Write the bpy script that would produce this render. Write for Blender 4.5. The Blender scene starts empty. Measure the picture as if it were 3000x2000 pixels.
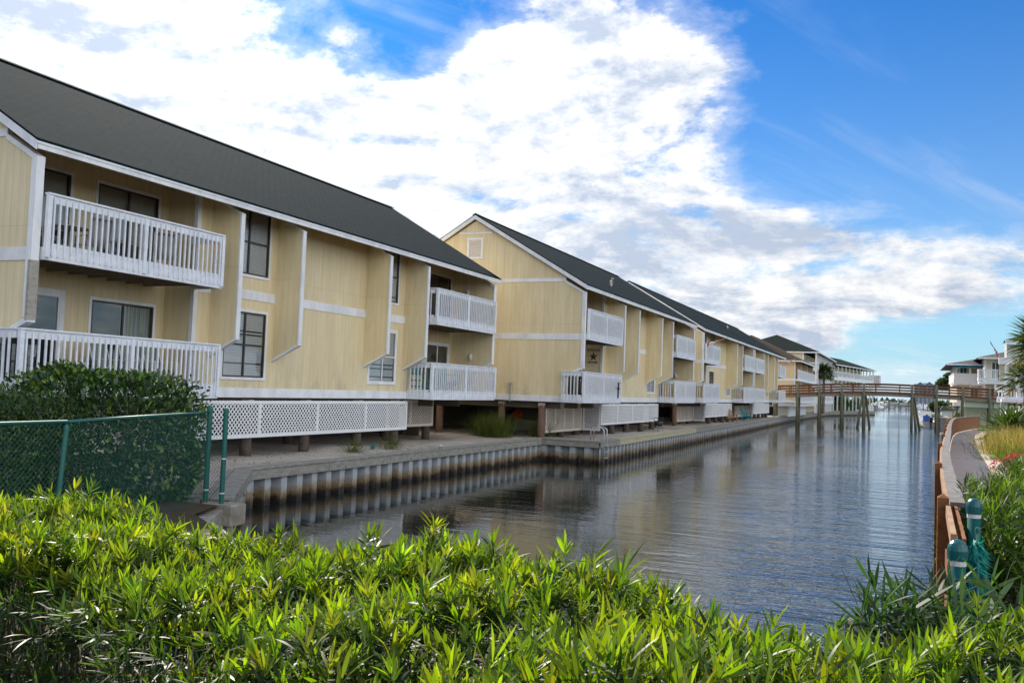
import bpy, math, random
import numpy as np
from mathutils import Vector
random.seed(7); RNG = np.random.default_rng(11)
S = bpy.context.scene
COL = S.collection

# ------------------------------------------------------------------ camera
# metres; the camera is the origin, X runs across the canal, Y along it, Z up. The water lies at WZ.
WZ = -3.12; GZ = -2.22
YAW, PIT, ROL, FPX = 0.41062, 0.050857, 0.037324, 2670.34
def cam_axes():
    cy, sy = math.cos(YAW), math.sin(YAW)
    f = Vector((-sy*math.cos(PIT), cy*math.cos(PIT), math.sin(PIT)))
    r0 = Vector((cy, sy, 0)); u0 = r0.cross(f)
    r = r0*math.cos(ROL)+u0*math.sin(ROL); u = -r0*math.sin(ROL)+u0*math.cos(ROL)
    return r, u, f
cr, cu, cf = cam_axes()
cam = bpy.data.cameras.new("camera"); camo = bpy.data.objects.new("camera", cam); COL.objects.link(camo)
from mathutils import Matrix
camo.matrix_world = Matrix(((cr.x, cu.x, -cf.x, 0), (cr.y, cu.y, -cf.y, 0), (cr.z, cu.z, -cf.z, 0), (0, 0, 0, 1)))
cam.sensor_width = 36; cam.lens = FPX/3000*36; cam.clip_start = 0.05; cam.clip_end = 20000
S.camera = camo

# ------------------------------------------------------------------ light
SUN_AZ = math.radians(-45)      # measured from +Y towards +X: the sun stands ahead and to the left
SUN_EL = math.radians(36)
sd = Vector((math.sin(SUN_AZ)*math.cos(SUN_EL), math.cos(SUN_AZ)*math.cos(SUN_EL), math.sin(SUN_EL)))
sl = bpy.data.lights.new("sun", 'SUN'); sl.energy = 3.9; sl.angle = math.radians(0.53); sl.color = (1, .93, .80)
so = bpy.data.objects.new("sun", sl); COL.objects.link(so); so.rotation_euler = sd.to_track_quat('Z', 'Y').to_euler()
S.view_settings.view_transform = 'Standard'; S.view_settings.look = 'None'
S.view_settings.exposure = 1.0; S.view_settings.gamma = 1.0
S.cycles.max_bounces = 8; S.cycles.transparent_max_bounces = 12; S.cycles.caustics_reflective = False; S.cycles.caustics_refractive = False

def pix(u, v):                       # direction of a point of the 3000x2000 photograph, used once to lay out the clouds of the sky
    return (cr*(u-1500)+cu*(1000-v)+cf*FPX).normalized()

class NT:
    def __init__(s, tree): s.t = tree; s.n = tree.nodes; s.l = tree.links
    def new(s, typ, **kw):
        n = s.n.new(typ)
        for k, v in kw.items():
            if k in ('op',): n.operation = v
            elif k == 'ins':
                for a, b in v.items():
                    if isinstance(b, bpy.types.NodeSocket): s.l.new(b, n.inputs[a])
                    else: n.inputs[a].default_value = b
            else: setattr(n, k, v)
        return n
    def math(s, op, a, b=None, c=None, clamp=False):
        n = s.n.new('ShaderNodeMath'); n.operation = op; n.use_clamp = clamp
        for i, x in enumerate((a, b, c)):
            if x is None: continue
            if isinstance(x, bpy.types.NodeSocket): s.l.new(x, n.inputs[i])
            else: n.inputs[i].default_value = x
        return n.outputs[0]
    def vmath(s, op, a, b=None, out=0):
        n = s.n.new('ShaderNodeVectorMath'); n.operation = op
        for i, x in enumerate((a, b)):
            if x is None: continue
            if isinstance(x, bpy.types.NodeSocket): s.l.new(x, n.inputs[i])
            else: n.inputs[i].default_value = x
        return n.outputs[out]
    def noise(s, vec, scale, detail=4, rough=.5, dist=0, dim='3D'):
        n = s.n.new('ShaderNodeTexNoise'); n.noise_dimensions = dim
        s.l.new(vec, n.inputs['Vector']); n.inputs['Scale'].default_value = scale; n.inputs['Detail'].default_value = detail
        n.inputs['Roughness'].default_value = rough; n.inputs['Distortion'].default_value = dist
        return n.outputs['Fac']
    def ramp(s, fac, stops, interp='LINEAR'):
        n = s.n.new('ShaderNodeValToRGB'); n.color_ramp.interpolation = interp
        e = n.color_ramp.elements
        while len(e) > 1: e.remove(e[0])
        e[0].position = stops[0][0]; e[0].color = (*stops[0][1], 1) if len(stops[0][1]) == 3 else stops[0][1]
        for p, c in stops[1:]:
            k = e.new(p); k.color = (*c, 1) if len(c) == 3 else c
        s.l.new(fac, n.inputs[0]); return n.outputs[0]
    def smooth(s, x, a, b):
        n = s.n.new('ShaderNodeMapRange'); n.interpolation_type = 'SMOOTHSTEP'
        s.l.new(x, n.inputs[0]); n.inputs[1].default_value = a; n.inputs[2].default_value = b
        return n.outputs[0]
    def mix(s, f, a, b, blend='MIX'):
        n = s.n.new('ShaderNodeMix'); n.data_type = 'RGBA'; n.blend_type = blend
        for i, x in ((0, f), (6, a), (7, b)):
            if isinstance(x, bpy.types.NodeSocket): s.l.new(x, n.inputs[i])
            elif i == 0: n.inputs[0].default_value = x
            else: n.inputs[i].default_value = (*x, 1)
        return n.outputs[2]
    def sep(s, v):
        n = s.n.new('ShaderNodeSeparateXYZ'); s.l.new(v, n.inputs[0]); return n.outputs
    def comb(s, x, y, z):
        n = s.n.new('ShaderNodeCombineXYZ')
        for i, q in enumerate((x, y, z)):
            if isinstance(q, bpy.types.NodeSocket): s.l.new(q, n.inputs[i])
            else: n.inputs[i].default_value = q
        return n.outputs[0]

# ------------------------------------------------------------------ sky with clouds
W = bpy.data.worlds.new("World"); S.world = W; W.use_nodes = True
BACKGAIN = 2.0  # gain of the unseen bright cloud added to fill the shaded facades
def build_sky():
    W.node_tree.nodes.clear(); T = NT(W.node_tree)
    d = T.new('ShaderNodeTexCoord').outputs['Generated']
    sky = T.new('ShaderNodeTexSky'); sky.sky_type = 'NISHITA'; sky.sun_disc = False
    sky.sun_elevation = SUN_EL; sky.sun_rotation = SUN_AZ
    sky.altitude = 0; sky.air_density = 1.0; sky.dust_density = 0.3; sky.ozone_density = 2.5
    hs = T.new('ShaderNodeHueSaturation', ins={'Hue': .497, 'Saturation': 1.85, 'Value': .60, 'Color': sky.outputs[0]})
    X, Y, Z = T.sep(d)
    zc = T.math('ADD', T.math('MAXIMUM', Z, 0), .15)
    p = T.comb(T.math('DIVIDE', X, zc), T.math('DIVIDE', Y, zc), 0)      # a flat cloud deck seen in perspective
    ad = T.vmath('MULTIPLY', d, (1, 1, 1.9))                             # heaped cloud, seen by direction
    def field(dp, dd):
        q = T.vmath('ADD', p, dp); a = T.vmath('ADD', ad, dd)
        n1 = T.math('MULTIPLY', T.math('SUBTRACT', T.noise(q, 1.25, 10, .62, .35), .5), 1.9)
        n2 = T.math('MULTIPLY', T.math('SUBTRACT', T.noise(a, 5.2, 10, .62, .25), .5), 1.9)
        n3 = T.math('MULTIPLY', T.math('SUBTRACT', T.noise(a, 15, 8, .65, .2), .5), .8)
        return T.math('ADD', n1, T.math('ADD', n2, n3))
    f0 = field((3.1, 1.7, 0), (.4, .2, .9)); f1 = field((3.1-.05, 1.7+.05, 0), (.4-.014, .2+.010, .9+.026))
    def blob(u, v, r, w, sq=1.0):                                        # soft patch of cloud (w > 0) or clear sky (w < 0)
        c = pix(u, v)
        df = T.vmath('SUBTRACT', d, tuple(c))
        sc = T.vmath('MULTIPLY', df, (1, 1, sq))
        L = T.vmath('LENGTH', sc, out=1)
        q = T.math('DIVIDE', L, r/FPX)
        return T.math('MULTIPLY', T.math('EXPONENT', T.math('MULTIPLY', T.math('MULTIPLY', q, q), -1)), w)
    def total(lst):
        acc = None
        for b in lst:
            o = blob(*b); acc = o if acc is None else T.math('ADD', acc, o)
        return acc
    cov = total([(150, 120, 600, 2.4), (350, 330, 300, .8, 1.3), (520, 330, 260, .7, 1.6), (760, 620, 480, .75, 1.2), (1280, 560, 380, .75, 1.4), (1780, 110, 240, .75, 1.5), (1420, 240, 210, .65, 1.5), (1150, 320, 130, .3, 1.5),
                 (1900, 290, 270, .80, 1.4), (2150, 350, 150, .6, 1.5), (1750, 640, 420, .85, 1.4), (2250, 640, 320, .9, 1.7), (2600, 780, 380, .8, 2.4), (2100, 850, 460, 1.2, 2.2), (1900, 880, 400, .6, 3), (2500, 720, 260, .5, 2.5), (1600, 420, 260, .6),
                 (2330, 975, 170, .95, 2.6), (2560, 1100, 130, .6, 2), (2850, 1060, 150, .5, 2.4), (1010, 105, 70, .75, 1.5), (3050, 800, 260, .55, 3), (2650, 505, 230, .45, 5), (2850, 560, 160, .35, 4), (2420, 330, 45, .5, 1.0), (2080, 200, 75, .55, 1.4), (2300, 0, 90, .5, 2),
                 (930, 40, 240, -.8), (1150, 210, 140, -.6, .9), (2680, 150, 620, -1.15), (2900, 420, 420, -.85), (2330, 470, 170, -.45), (2540, 580, 200, -.35), (2380, 60, 260, -.6), (1740, 480, 70, -.6, 2), (1300, 0, 150, -.5), (1620, 180, 60, -.3),
                 (2600, 965, 420, -.8, 6), (2950, 820, 330, 1.1, 3.2), (2650, 850, 260, .6, 3.5), (1450, 430, 110, -.5, 1.5), (700, 240, 80, -.4), (1000, 440, 90, -.4, 1.2)])
    back = T.math('MAXIMUM', T.vmath('DOT_PRODUCT', d, (.87, -.42, .27), out=1), 0)  # part of the sky out of view, where the added fill cloud lies
    cov = T.math('ADD', T.math('MULTIPLY', cov, .62), T.math('MULTIPLY', back, .42)); cov = T.math('SMOOTH_MIN', T.math('ADD', cov, -.15), .36, .25)
    cov = T.math('ADD', cov, total([(100, 150, 480, .55), (480, 330, 230, .30), (1750, 420, 300, .12), (1300, 600, 300, .15)]))
    k = T.math('ADD', T.math('MULTIPLY', f0, 1.15), cov); k1 = T.math('ADD', T.math('MULTIPLY', f1, 1.15), cov)
    dens = T.smooth(k, -.14, .36)
    thin = T.math('MULTIPLY', T.smooth(k, -.45, .15), .34)
    rx, ry, rz = T.sep(p)
    cir = T.noise(T.comb(T.math('ADD', T.math('MULTIPLY', rx, .9), T.math('MULTIPLY', ry, .25)), T.math('SUBTRACT', T.math('MULTIPLY', ry, 2.6), T.math('MULTIPLY', rx, 4.2)), 0), .9, 6, .55, .5)      # thin streaky cirrus
    thin = T.math('MAXIMUM', thin, T.math('MULTIPLY', T.smooth(cir, .50, .78), .26))
    alpha = T.math('MAXIMUM', dens, thin, clamp=True)
    gray = total([(2050, 690, 330, .80, 3.0), (2230, 660, 220, .5, 4), (2680, 800, 330, .65, 4), (2200, 830, 420, .45, 4), (1650, 760, 320, .35, 2), (1750, 650, 220, .4, 3), (930, 370, 120, .35, 1.6), (1500, 560, 160, .2), (2400, 975, 70, .8, 1.8), (1180, 500, 140, .25)])
    rel = T.math('MULTIPLY', T.math('SUBTRACT', k, k1), 2.4)             # toward the sun thinner: lit; thicker: shaded
    thick = T.smooth(k, .05, .55)
    light = T.math('SUBTRACT', T.math('ADD', .86, rel), T.math('ADD', T.math('MULTIPLY', gray, T.math('MULTIPLY', thick, .62)), T.math('MULTIPLY', thick, .05)), clamp=True)
    glow = T.math('POWER', T.math('MAXIMUM', T.vmath('DOT_PRODUCT', d, tuple(sd), out=1), 0), 7.0)
    lit = T.mix(light, (2.5, 2.9, 3.6), (4.85, 4.88, 4.9))
    gain = T.math('ADD', T.math('ADD', 1.0, T.math('MULTIPLY', glow, .55)), T.math('MULTIPLY', T.math('POWER', back, 1.5), BACKGAIN))
    lit = T.vmath('SCALE', lit, None); T.l.new(gain, lit.node.inputs['Scale'])
    haze = T.math('POWER', T.math('SUBTRACT', 1, T.math('MAXIMUM', Z, 0)), 5)
    deep = T.mix(1.0, hs.outputs[0], (.10, .78, 1.02), 'MULTIPLY')
    base = T.mix(T.math('MULTIPLY', haze, .96), deep, (3.0, 3.95, 4.9))
    c = T.mix(alpha, base, lit)
    bg = T.new('ShaderNodeBackground', ins={'Color': c, 'Strength': .1})
    out = T.new('ShaderNodeOutputWorld'); T.l.new(bg.outputs[0], out.inputs[0])
build_sky()
W.cycles.sampling_method = 'MANUAL'; W.cycles.sample_map_resolution = 1024

# ------------------------------------------------------------------ materials
MATS = {}
def material(name, fn):
    m = bpy.data.materials.new(name); m.use_nodes = True; m.node_tree.nodes.clear()
    T = NT(m.node_tree); sh = fn(T); out = T.new('ShaderNodeOutputMaterial'); T.l.new(sh, out.inputs[0]); MATS[name] = m; return m
def P(T, col, rough=.6, bump=None, bstr=.3, bdist=.01, spec=.5, metal=0, **kw):
    n = T.new('ShaderNodeBsdfPrincipled')
    if isinstance(col, bpy.types.NodeSocket): T.l.new(col, n.inputs['Base Color'])
    else: n.inputs['Base Color'].default_value = (*col, 1)
    if isinstance(rough, bpy.types.NodeSocket): T.l.new(rough, n.inputs['Roughness'])
    else: n.inputs['Roughness'].default_value = rough
    n.inputs['Specular IOR Level'].default_value = spec; n.inputs['Metallic'].default_value = metal
    for k, v in kw.items(): n.inputs[k].default_value = v
    if bump is not None:
        b = T.new('ShaderNodeBump', ins={'Strength': bstr, 'Distance': bdist, 'Height': bump}); T.l.new(b.outputs[0], n.inputs['Normal'])
    return n.outputs[0]
def pos(T): return T.new('ShaderNodeNewGeometry').outputs['Position']

def m_siding(base):
    def f(T):
        p = pos(T); x, y, z = T.sep(p)
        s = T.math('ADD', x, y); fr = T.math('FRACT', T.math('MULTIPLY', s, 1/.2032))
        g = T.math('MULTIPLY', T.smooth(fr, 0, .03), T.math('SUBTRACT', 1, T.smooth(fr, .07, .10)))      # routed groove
        st = T.noise(T.vmath('MULTIPLY', p, (3, 3, .35)), 1.6, 5, .6)
        fine = T.noise(T.vmath('MULTIPLY', p, (40, 40, 3)), 1.0, 3, .6)
        big = T.noise(p, .35, 3, .5)
        v = T.math('ADD', T.math('MULTIPLY', st, .34), T.math('ADD', T.math('MULTIPLY', fine, .12), T.math('MULTIPLY', big, .22)))
        c = T.mix(T.smooth(v, .20, .50), tuple(b*q for b, q in zip(base, (.77, .74, .66))), base)
        c = T.mix(T.math('MULTIPLY', g, .30), c, tuple(b*.5 for b in base))  # groove shading painted in as a thin darker line
        jt = T.math('LESS_THAN', T.math('ABSOLUTE', T.math('SUBTRACT', z, 2.93)), .006)                  # sheet joint
        c = T.mix(T.math('MULTIPLY', jt, .35), c, tuple(b*.4 for b in base))
        low = T.math('MULTIPLY', T.math('SUBTRACT', 1, T.smooth(z, -.35, .75)), T.smooth(T.noise(T.vmath('MULTIPLY', p, (1.2, 1.2, .6)), 1.3, 5, .65), .48, .66))      # splash stains above the skirt board
        c = T.mix(T.math('MULTIPLY', low, .45), c, (.38, .33, .25))
        h = T.math('ADD', T.math('MULTIPLY', g, -1), T.math('MULTIPLY', fine, .12))
        return P(T, c, .55, h, .7, .006)
    return f
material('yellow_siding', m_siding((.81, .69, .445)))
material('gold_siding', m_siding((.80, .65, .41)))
def m_white(T):
    p = pos(T)
    n = T.noise(T.vmath('MULTIPLY', p, (1, 1, .5)), 2.2, 6, .65); ch = T.noise(T.vmath('MULTIPLY', p, (1, .7, 3)), 3.1, 6, .7, .4)
    c = T.mix(T.smooth(n, .35, .62), (.66, .67, .68), (.80, .81, .82))
    c = T.mix(T.smooth(ch, .695, .72), c, (.19, .15, .12))
    return P(T, c, .45, n, .15, .004)
material('white_paint', m_white)
material('clean_white', lambda T: P(T, T.mix(T.noise(pos(T), 6, 4), (.72, .73, .74), (.82, .82, .82)), .35))
material('rail_white', lambda T: P(T, T.mix(T.smooth(T.noise(T.vmath('MULTIPLY', pos(T), (1, 1, .4)), 4, 7, .7), .62, .72), T.mix(T.smooth(T.noise(pos(T), 5, 6, .65), .3, .7), (.66, .69, .74), (.80, .82, .86)), (.48, .47, .43)), .42))
material('lattice_cream', lambda T: P(T, T.mix(T.noise(pos(T), 3, 5, .6), (.62, .54, .45), (.76, .69, .60)), .5))
def m_shingle(cols):
    def f(T):
        uv = T.new('ShaderNodeUVMap').outputs[0]
        b = T.new('ShaderNodeTexBrick', offset=.5, ins={'Vector': uv, 'Scale': 1.0, 'Mortar Size': .022, 'Mortar Smooth': .5, 'Bias': 0.0, 'Brick Width': .30, 'Row Height': .145, 'Color1': (*cols[0], 1), 'Color2': (*cols[1], 1), 'Mortar': (*[c*.35 for c in cols[0]], 1)})
        n = T.noise(uv, .5, 5, .6); g = T.noise(uv, 45, 2, .6)
        c = T.mix(T.math('MULTIPLY', n, .7), b.outputs[0], cols[2], 'MIX')
        c = T.mix(.5, c, T.mix(g, (.25, .25, .25), (.75, .75, .75)), 'OVERLAY')
        u = T.sep(uv); rowf = T.math('FRACT', T.math('MULTIPLY', u[1], 1/.145))
        h = T.math('ADD', T.math('MULTIPLY', rowf, 1.0), T.math('MULTIPLY', b.outputs['Fac'], -.4))
        return P(T, c, .95, h, .8, .02, spec=.03)
    return f
material('slate_shingle', m_shingle(((.007, .018, .024), (.014, .029, .037), (.008, .020, .027))))
material('green_shingle', m_shingle(((.020, .028, .026), (.026, .034, .030), (.018, .026, .024))))
material('brown_shingle', m_shingle(((.085, .062, .046), (.065, .048, .038), (.10, .075, .058))))
material('gray_shingle', m_shingle(((.13, .125, .12), (.16, .15, .145), (.12, .12, .12))))
def m_sand(T):
    p = pos(T); a = T.noise(p, .9, 6, .65); b = T.noise(p, 9, 6, .7); c3 = T.noise(p, 60, 3, .6)
    c = T.mix(T.smooth(a, .3, .7), (.40, .36, .31), (.55, .50, .44)); c = T.mix(T.smooth(b, .56, .70), c, (.24, .20, .15)); c = T.mix(T.math('MULTIPLY', T.smooth(c3, .62, .68), .5), c, (.12, .11, .06))
    return P(T, c, .95, T.math('ADD', T.math('MULTIPLY', b, .6), T.math('MULTIPLY', c3, .3)), .9, .06, spec=.1)
material('pale_sand', m_sand)
def m_soil(T):
    p = pos(T); a = T.noise(p, 3, 6, .7)
    return P(T, T.mix(a, (.045, .033, .022), (.12, .09, .06)), .95, a, .8, .05, spec=.1)
material('dark_soil', m_soil)
material('lawn_green', lambda T: P(T, T.mix(T.noise(pos(T), 2.5, 6, .7), (.06, .11, .02), (.14, .20, .045)), .9, T.noise(pos(T), 30, 3), .6, .05, spec=.1))
def m_water(T):
    p = pos(T); x, y, z = T.sep(p)
    q = T.vmath('MULTIPLY', p, (1.0, 1.0, 0))
    calm = T.noise(q, .05, 3, .5); cal2 = T.math('ADD', T.math('MULTIPLY', calm, 1.6), T.math('MULTIPLY', T.math('ADD', x, 12), .075))
    amp = T.math('ADD', .05, T.math('MULTIPLY', T.smooth(cal2, .95, 2.0), .95))
    an = T.vmath('MULTIPLY', p, (.36, 1.7, 0))
    w1 = T.noise(an, .85, 2, .5, .6); w2 = T.noise(T.vmath('ADD', an, (5, 3, 0)), 2.7, 3, .55, .5); w3 = T.noise(T.vmath('MULTIPLY', p, (1.1, 1.6, 0)), 7.5, 2, .5, .3)
    h = T.math('ADD', T.math('MULTIPLY', w1, 1.0), T.math('ADD', T.math('MULTIPLY', w2, .42), T.math('MULTIPLY', w3, .17)))
    h = T.math('MULTIPLY', h, amp)
    b = T.new('ShaderNodeBump', ins={'Strength': 1.0, 'Distance': .12, 'Height': h})
    n = T.new('ShaderNodeBsdfPrincipled'); n.inputs['Base Color'].default_value = (.012, .016, .013, 1); n.inputs['Roughness'].default_value = .025
    n.inputs['IOR'].default_value = 1.58; n.inputs['Specular IOR Level'].default_value = .6; T.l.new(b.outputs[0], n.inputs['Normal'])
    return n.outputs[0]
material('canal_water', m_water)
def m_sheet(T):
    p = pos(T); x, y, z = T.sep(p)
    nz = T.noise(T.vmath('MULTIPLY', p, (1, 1, .25)), 2.2, 5, .65); nf = T.noise(p, 7, 5, .7)
    hgt = T.math('ADD', T.math('SUBTRACT', z, WZ), T.math('ADD', T.math('MULTIPLY', T.math('SUBTRACT', nz, .5), .48), T.math('MULTIPLY', T.math('SUBTRACT', nf, .5), .26)))
    c = T.ramp(hgt, [(0.0, (.014, .012, .010)), (.11, (.028, .022, .016)), (.18, (.13, .088, .046)), (.27, (.27, .20, .115)), (.37, (.33, .30, .25)), (.44, (.38, .41, .43)), (1.0, (.45, .49, .53))])
    st = T.noise(T.vmath('MULTIPLY', p, (5, 5, .3)), 1.4, 5, .7)
    c = T.mix(T.math('MULTIPLY', T.smooth(st, .52, .75), .5), c, (.24, .19, .13))
    return P(T, c, .5, nf, .25, .01)
material('vinyl_sheet', m_sheet)
def m_wood(a, b, c3=None, rough=.8):
    def f(T):
        p = pos(T); n = T.noise(T.vmath('MULTIPLY', p, (2, 2, 6)), 2.0, 6, .7, .3); g = T.noise(p, 14, 4, .65)
        c = T.mix(T.smooth(n, .3, .7), a, b); c = T.mix(T.math('MULTIPLY', T.smooth(g, .5, .75), .6), c, c3 or tuple(q*.5 for q in a))
        return P(T, c, rough, T.math('ADD', n, T.math('MULTIPLY', g, .5)), .4, .01, spec=.25)
    return f
material('gray_cap_wood', m_wood((.22, .21, .18), (.34, .33, .29), (.10, .11, .07)))
material('fresh_cap_wood', m_wood((.42, .38, .24), (.52, .48, .33), (.30, .32, .20)))
material('pile_wood', m_wood((.085, .065, .050), (.15, .12, .095), (.04, .03, .025)))
material('brown_pile_wood', m_wood((.14, .085, .06), (.22, .14, .10), (.06, .04, .03)))
material('bare_post_wood', m_wood((.30, .27, .23), (.40, .37, .33), (.15, .12, .10)))
material('orange_wood', m_wood((.17, .070, .026), (.26, .110, .040), (.08, .035, .015), .8))
material('redwood_rail', m_wood((.15, .068, .036), (.21, .10, .052), (.07, .038, .022), .7))
material('green_pile_wood', m_wood((.11, .115, .075), (.17, .16, .11), (.07, .05, .03)))
material('girder_wood', m_wood((.22, .19, .16), (.30, .27, .23)))
def m_deck(T):
    p = pos(T); x, y, z = T.sep(p); fr = T.math('FRACT', T.math('MULTIPLY', y, 1/.145)); idn = T.math('FLOOR', T.math('MULTIPLY', y, 1/.145))
    tone = T.noise(T.comb(0, T.math('MULTIPLY', idn, 3.7), 0), 1.0, 1); gr = T.noise(T.vmath('MULTIPLY', p, (4, 30, 1)), 1.2, 4, .7)
    c = T.mix(T.math('ADD', T.math('MULTIPLY', tone, .6), T.math('MULTIPLY', gr, .4)), (.34, .28, .235), (.58, .49, .42))
    return P(T, c, .75, gr, .4, .006)
material('deck_board', m_deck)
material('weathered_cap', m_wood((.13, .12, .115), (.21, .195, .185), (.08, .07, .065)))
def m_conc(T):
    p = pos(T); a = T.noise(p, 2.4, 7, .7); b = T.noise(p, 25, 4, .6)
    return P(T, T.mix(T.smooth(a, .3, .7), (.20, .175, .14), (.40, .37, .32)), .9, T.math('ADD', a, T.math('MULTIPLY', b, .4)), .6, .02, spec=.2)
material('stained_concrete', m_conc)
material('green_vinyl', lambda T: P(T, T.mix(T.noise(pos(T), 9, 4), (.006, .085, .068), (.010, .13, .105)), .5))
material('teal_paint', lambda T: P(T, T.mix(T.noise(pos(T), 12, 4), (.004, .17, .20), (.010, .25, .28)), .4))
material('teal_cap', lambda T: P(T, T.mix(T.noise(pos(T), 12, 4), (.002, .075, .085), (.004, .11, .12)), .28))
material('teal_shaft', lambda T: P(T, T.mix(T.noise(pos(T), 14, 5, .6), (.003, .065, .07), (.006, .11, .11)), .8, spec=.2))
material('teal_net', lambda T: P(T, T.mix(T.noise(pos(T), 30, 4), (.01, .25, .26), (.03, .42, .42)), .6))
material('band_white', lambda T: P(T, (.6, .6, .58), .5))
material('dark_frame', lambda T: P(T, T.mix(T.noise(pos(T), 8, 3), (.028, .022, .018), (.045, .037, .032)), .4))
def m_glass(T):
    tr = T.new('ShaderNodeBsdfTransparent', ins={'Color': (.93, .96, .96, 1)}); gl = T.new('ShaderNodeBsdfGlossy', ins={'Color': (1, 1, 1, 1), 'Roughness': .015})
    n = T.noise(pos(T), .9, 2); b = T.new('ShaderNodeBump', ins={'Strength': .25, 'Distance': .01, 'Height': n}); T.l.new(b.outputs[0], gl.inputs['Normal'])
    fr = T.new('ShaderNodeFresnel', ins={'IOR': 1.55}); T.l.new(b.outputs[0], fr.inputs['Normal'])
    f = T.math('ADD', T.math('MULTIPLY', fr.outputs[0], 1.1), .05, clamp=True)
    m = T.new('ShaderNodeMixShader'); T.l.new(f, m.inputs[0]); T.l.new(tr.outputs[0], m.inputs[1]); T.l.new(gl.outputs[0], m.inputs[2]); return m.outputs[0]
material('window_glass', m_glass)
material('dark_room', lambda T: P(T, (.020, .019, .020), .9))
material('blind_slats', lambda T: P(T, T.mix(T.noise(pos(T), 3, 3), (.66, .67, .68), (.80, .80, .80)), .6))
def m_curtain(T):
    y = T.sep(pos(T))[1]; w = T.math('SINE', T.math('MULTIPLY', y, 46)); n = T.noise(pos(T), 3, 3)
    return P(T, T.mix(T.math('ADD', T.math('MULTIPLY', w, .2), n), (.30, .37, .35), (.48, .55, .52)), .8, w, .5, .02)
material('pale_curtain', m_curtain)
material('beige_shade', lambda T: P(T, T.mix(T.noise(pos(T), 2, 3), (.40, .39, .33), (.50, .49, .43)), .8))
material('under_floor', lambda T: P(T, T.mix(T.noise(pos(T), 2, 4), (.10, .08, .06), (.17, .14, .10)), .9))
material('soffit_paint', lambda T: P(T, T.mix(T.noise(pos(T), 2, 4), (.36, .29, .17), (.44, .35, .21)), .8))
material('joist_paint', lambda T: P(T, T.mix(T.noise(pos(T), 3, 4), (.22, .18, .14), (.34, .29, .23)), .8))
material('wicker_brown', lambda T: P(T, T.mix(T.noise(T.vmath('MULTIPLY', pos(T), (14, 14, 40)), 1, 4, .7), (.040, .030, .024), (.085, .066, .052)), .6))
material('orange_hull', lambda T: P(T, T.mix(T.noise(pos(T), 2, 4), (.58, .085, .014), (.68, .14, .025)), .4))
material('blue_hull', lambda T: P(T, (.02, .10, .19), .4))
material('gray_hull', lambda T: P(T, T.mix(T.noise(pos(T), 4, 4), (.25, .27, .25), (.38, .39, .36)), .5))
material('gelcoat_white', lambda T: P(T, T.mix(T.noise(pos(T), 2, 3), (.68, .68, .66), (.80, .80, .78)), .25))
material('navy_paint', lambda T: P(T, (.012, .02, .05), .3))
material('blue_canvas', lambda T: P(T, (.02, .08, .36), .7))
material('black_plastic', lambda T: P(T, (.012, .012, .013), .35))
material('black_iron', lambda T: P(T, (.018, .017, .017), .5))
material('alu_metal', lambda T: P(T, (.62, .63, .65), .35, metal=.6))
material('rust_star', lambda T: P(T, T.mix(T.noise(pos(T), 20, 4), (.05, .028, .018), (.10, .05, .03)), .7))
material('sling_green', lambda T: P(T, T.mix(T.noise(T.vmath('MULTIPLY', pos(T), (60, 60, 60)), 1, 2), (.13, .17, .13), (.22, .26, .20)), .7))
material('wicker_white', lambda T: P(T, T.mix(T.noise(T.vmath('MULTIPLY', pos(T), (25, 25, 60)), 1, 3), (.36, .35, .35), (.62, .62, .62)), .6))
material('gray_plank', m_wood((.15, .13, .12), (.24, .22, .20)))
material('natural_cedar', m_wood((.28, .17, .10), (.38, .24, .15)))
material('rope_brown', lambda T: P(T, T.mix(T.noise(pos(T), 20, 4), (.10, .07, .05), (.20, .15, .11)), .9))
material('flag_red', lambda T: P(T, (.50, .015, .03), .7))
material('flag_white', lambda T: P(T, (.74, .74, .76), .7))
material('flag_blue', lambda T: P(T, (.015, .03, .17), .7))
material('teal_awning', lambda T: P(T, (.008, .20, .26), .6))
material('tan_awning', lambda T: P(T, (.42, .27, .12), .7))
material('lavender_wall', lambda T: P(T, T.mix(T.noise(pos(T), 1, 3), (.50, .49, .52), (.58, .57, .60)), .7))
material('heron_gray', lambda T: P(T, T.mix(T.noise(T.vmath('MULTIPLY', pos(T), (30, 30, 8)), 1, 3), (.30, .28, .28), (.55, .52, .50)), .8))
material('heron_dark', lambda T: P(T, (.09, .085, .10), .8))
material('beak_yellow', lambda T: P(T, (.45, .36, .16), .5))
material('gull_white', lambda T: P(T, (.70, .70, .70), .8))
material('lamp_glass', lambda T: P(T, (.62, .62, .60), .3))
material('tower_wall', lambda T: P(T, T.mix(T.noise(pos(T), .3, 2), (.40, .37, .38), (.48, .45, .46)), .8))
material('tower_glass', lambda T: P(T, (.12, .17, .26), .2))
material('tower_roof', lambda T: P(T, (.10, .17, .26), .6))
material('red_leaf', lambda T: P(T, (.20, .04, .03), .7))
material('bark', m_wood((.10, .08, .06), (.19, .16, .13), (.05, .04, .03)))
material('palm_bark', m_wood((.14, .11, .085), (.24, .20, .16), (.07, .055, .04)))
def m_leaf(trans=.45, rough=.4, spec=.5):
    def f(T):
        a = T.new('ShaderNodeAttribute', attribute_name='tint').outputs['Color']
        d = P(T, a, rough, spec=spec); t = T.new('ShaderNodeBsdfTranslucent')
        c = T.mix(1.0, a, (1.6, 1.65, .5), 'MULTIPLY'); T.l.new(c, t.inputs[0])
        m = T.new('ShaderNodeMixShader'); m.inputs[0].default_value = trans; T.l.new(d, m.inputs[1]); T.l.new(t.outputs[0], m.inputs[2]); return m.outputs[0]
    return f
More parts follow.
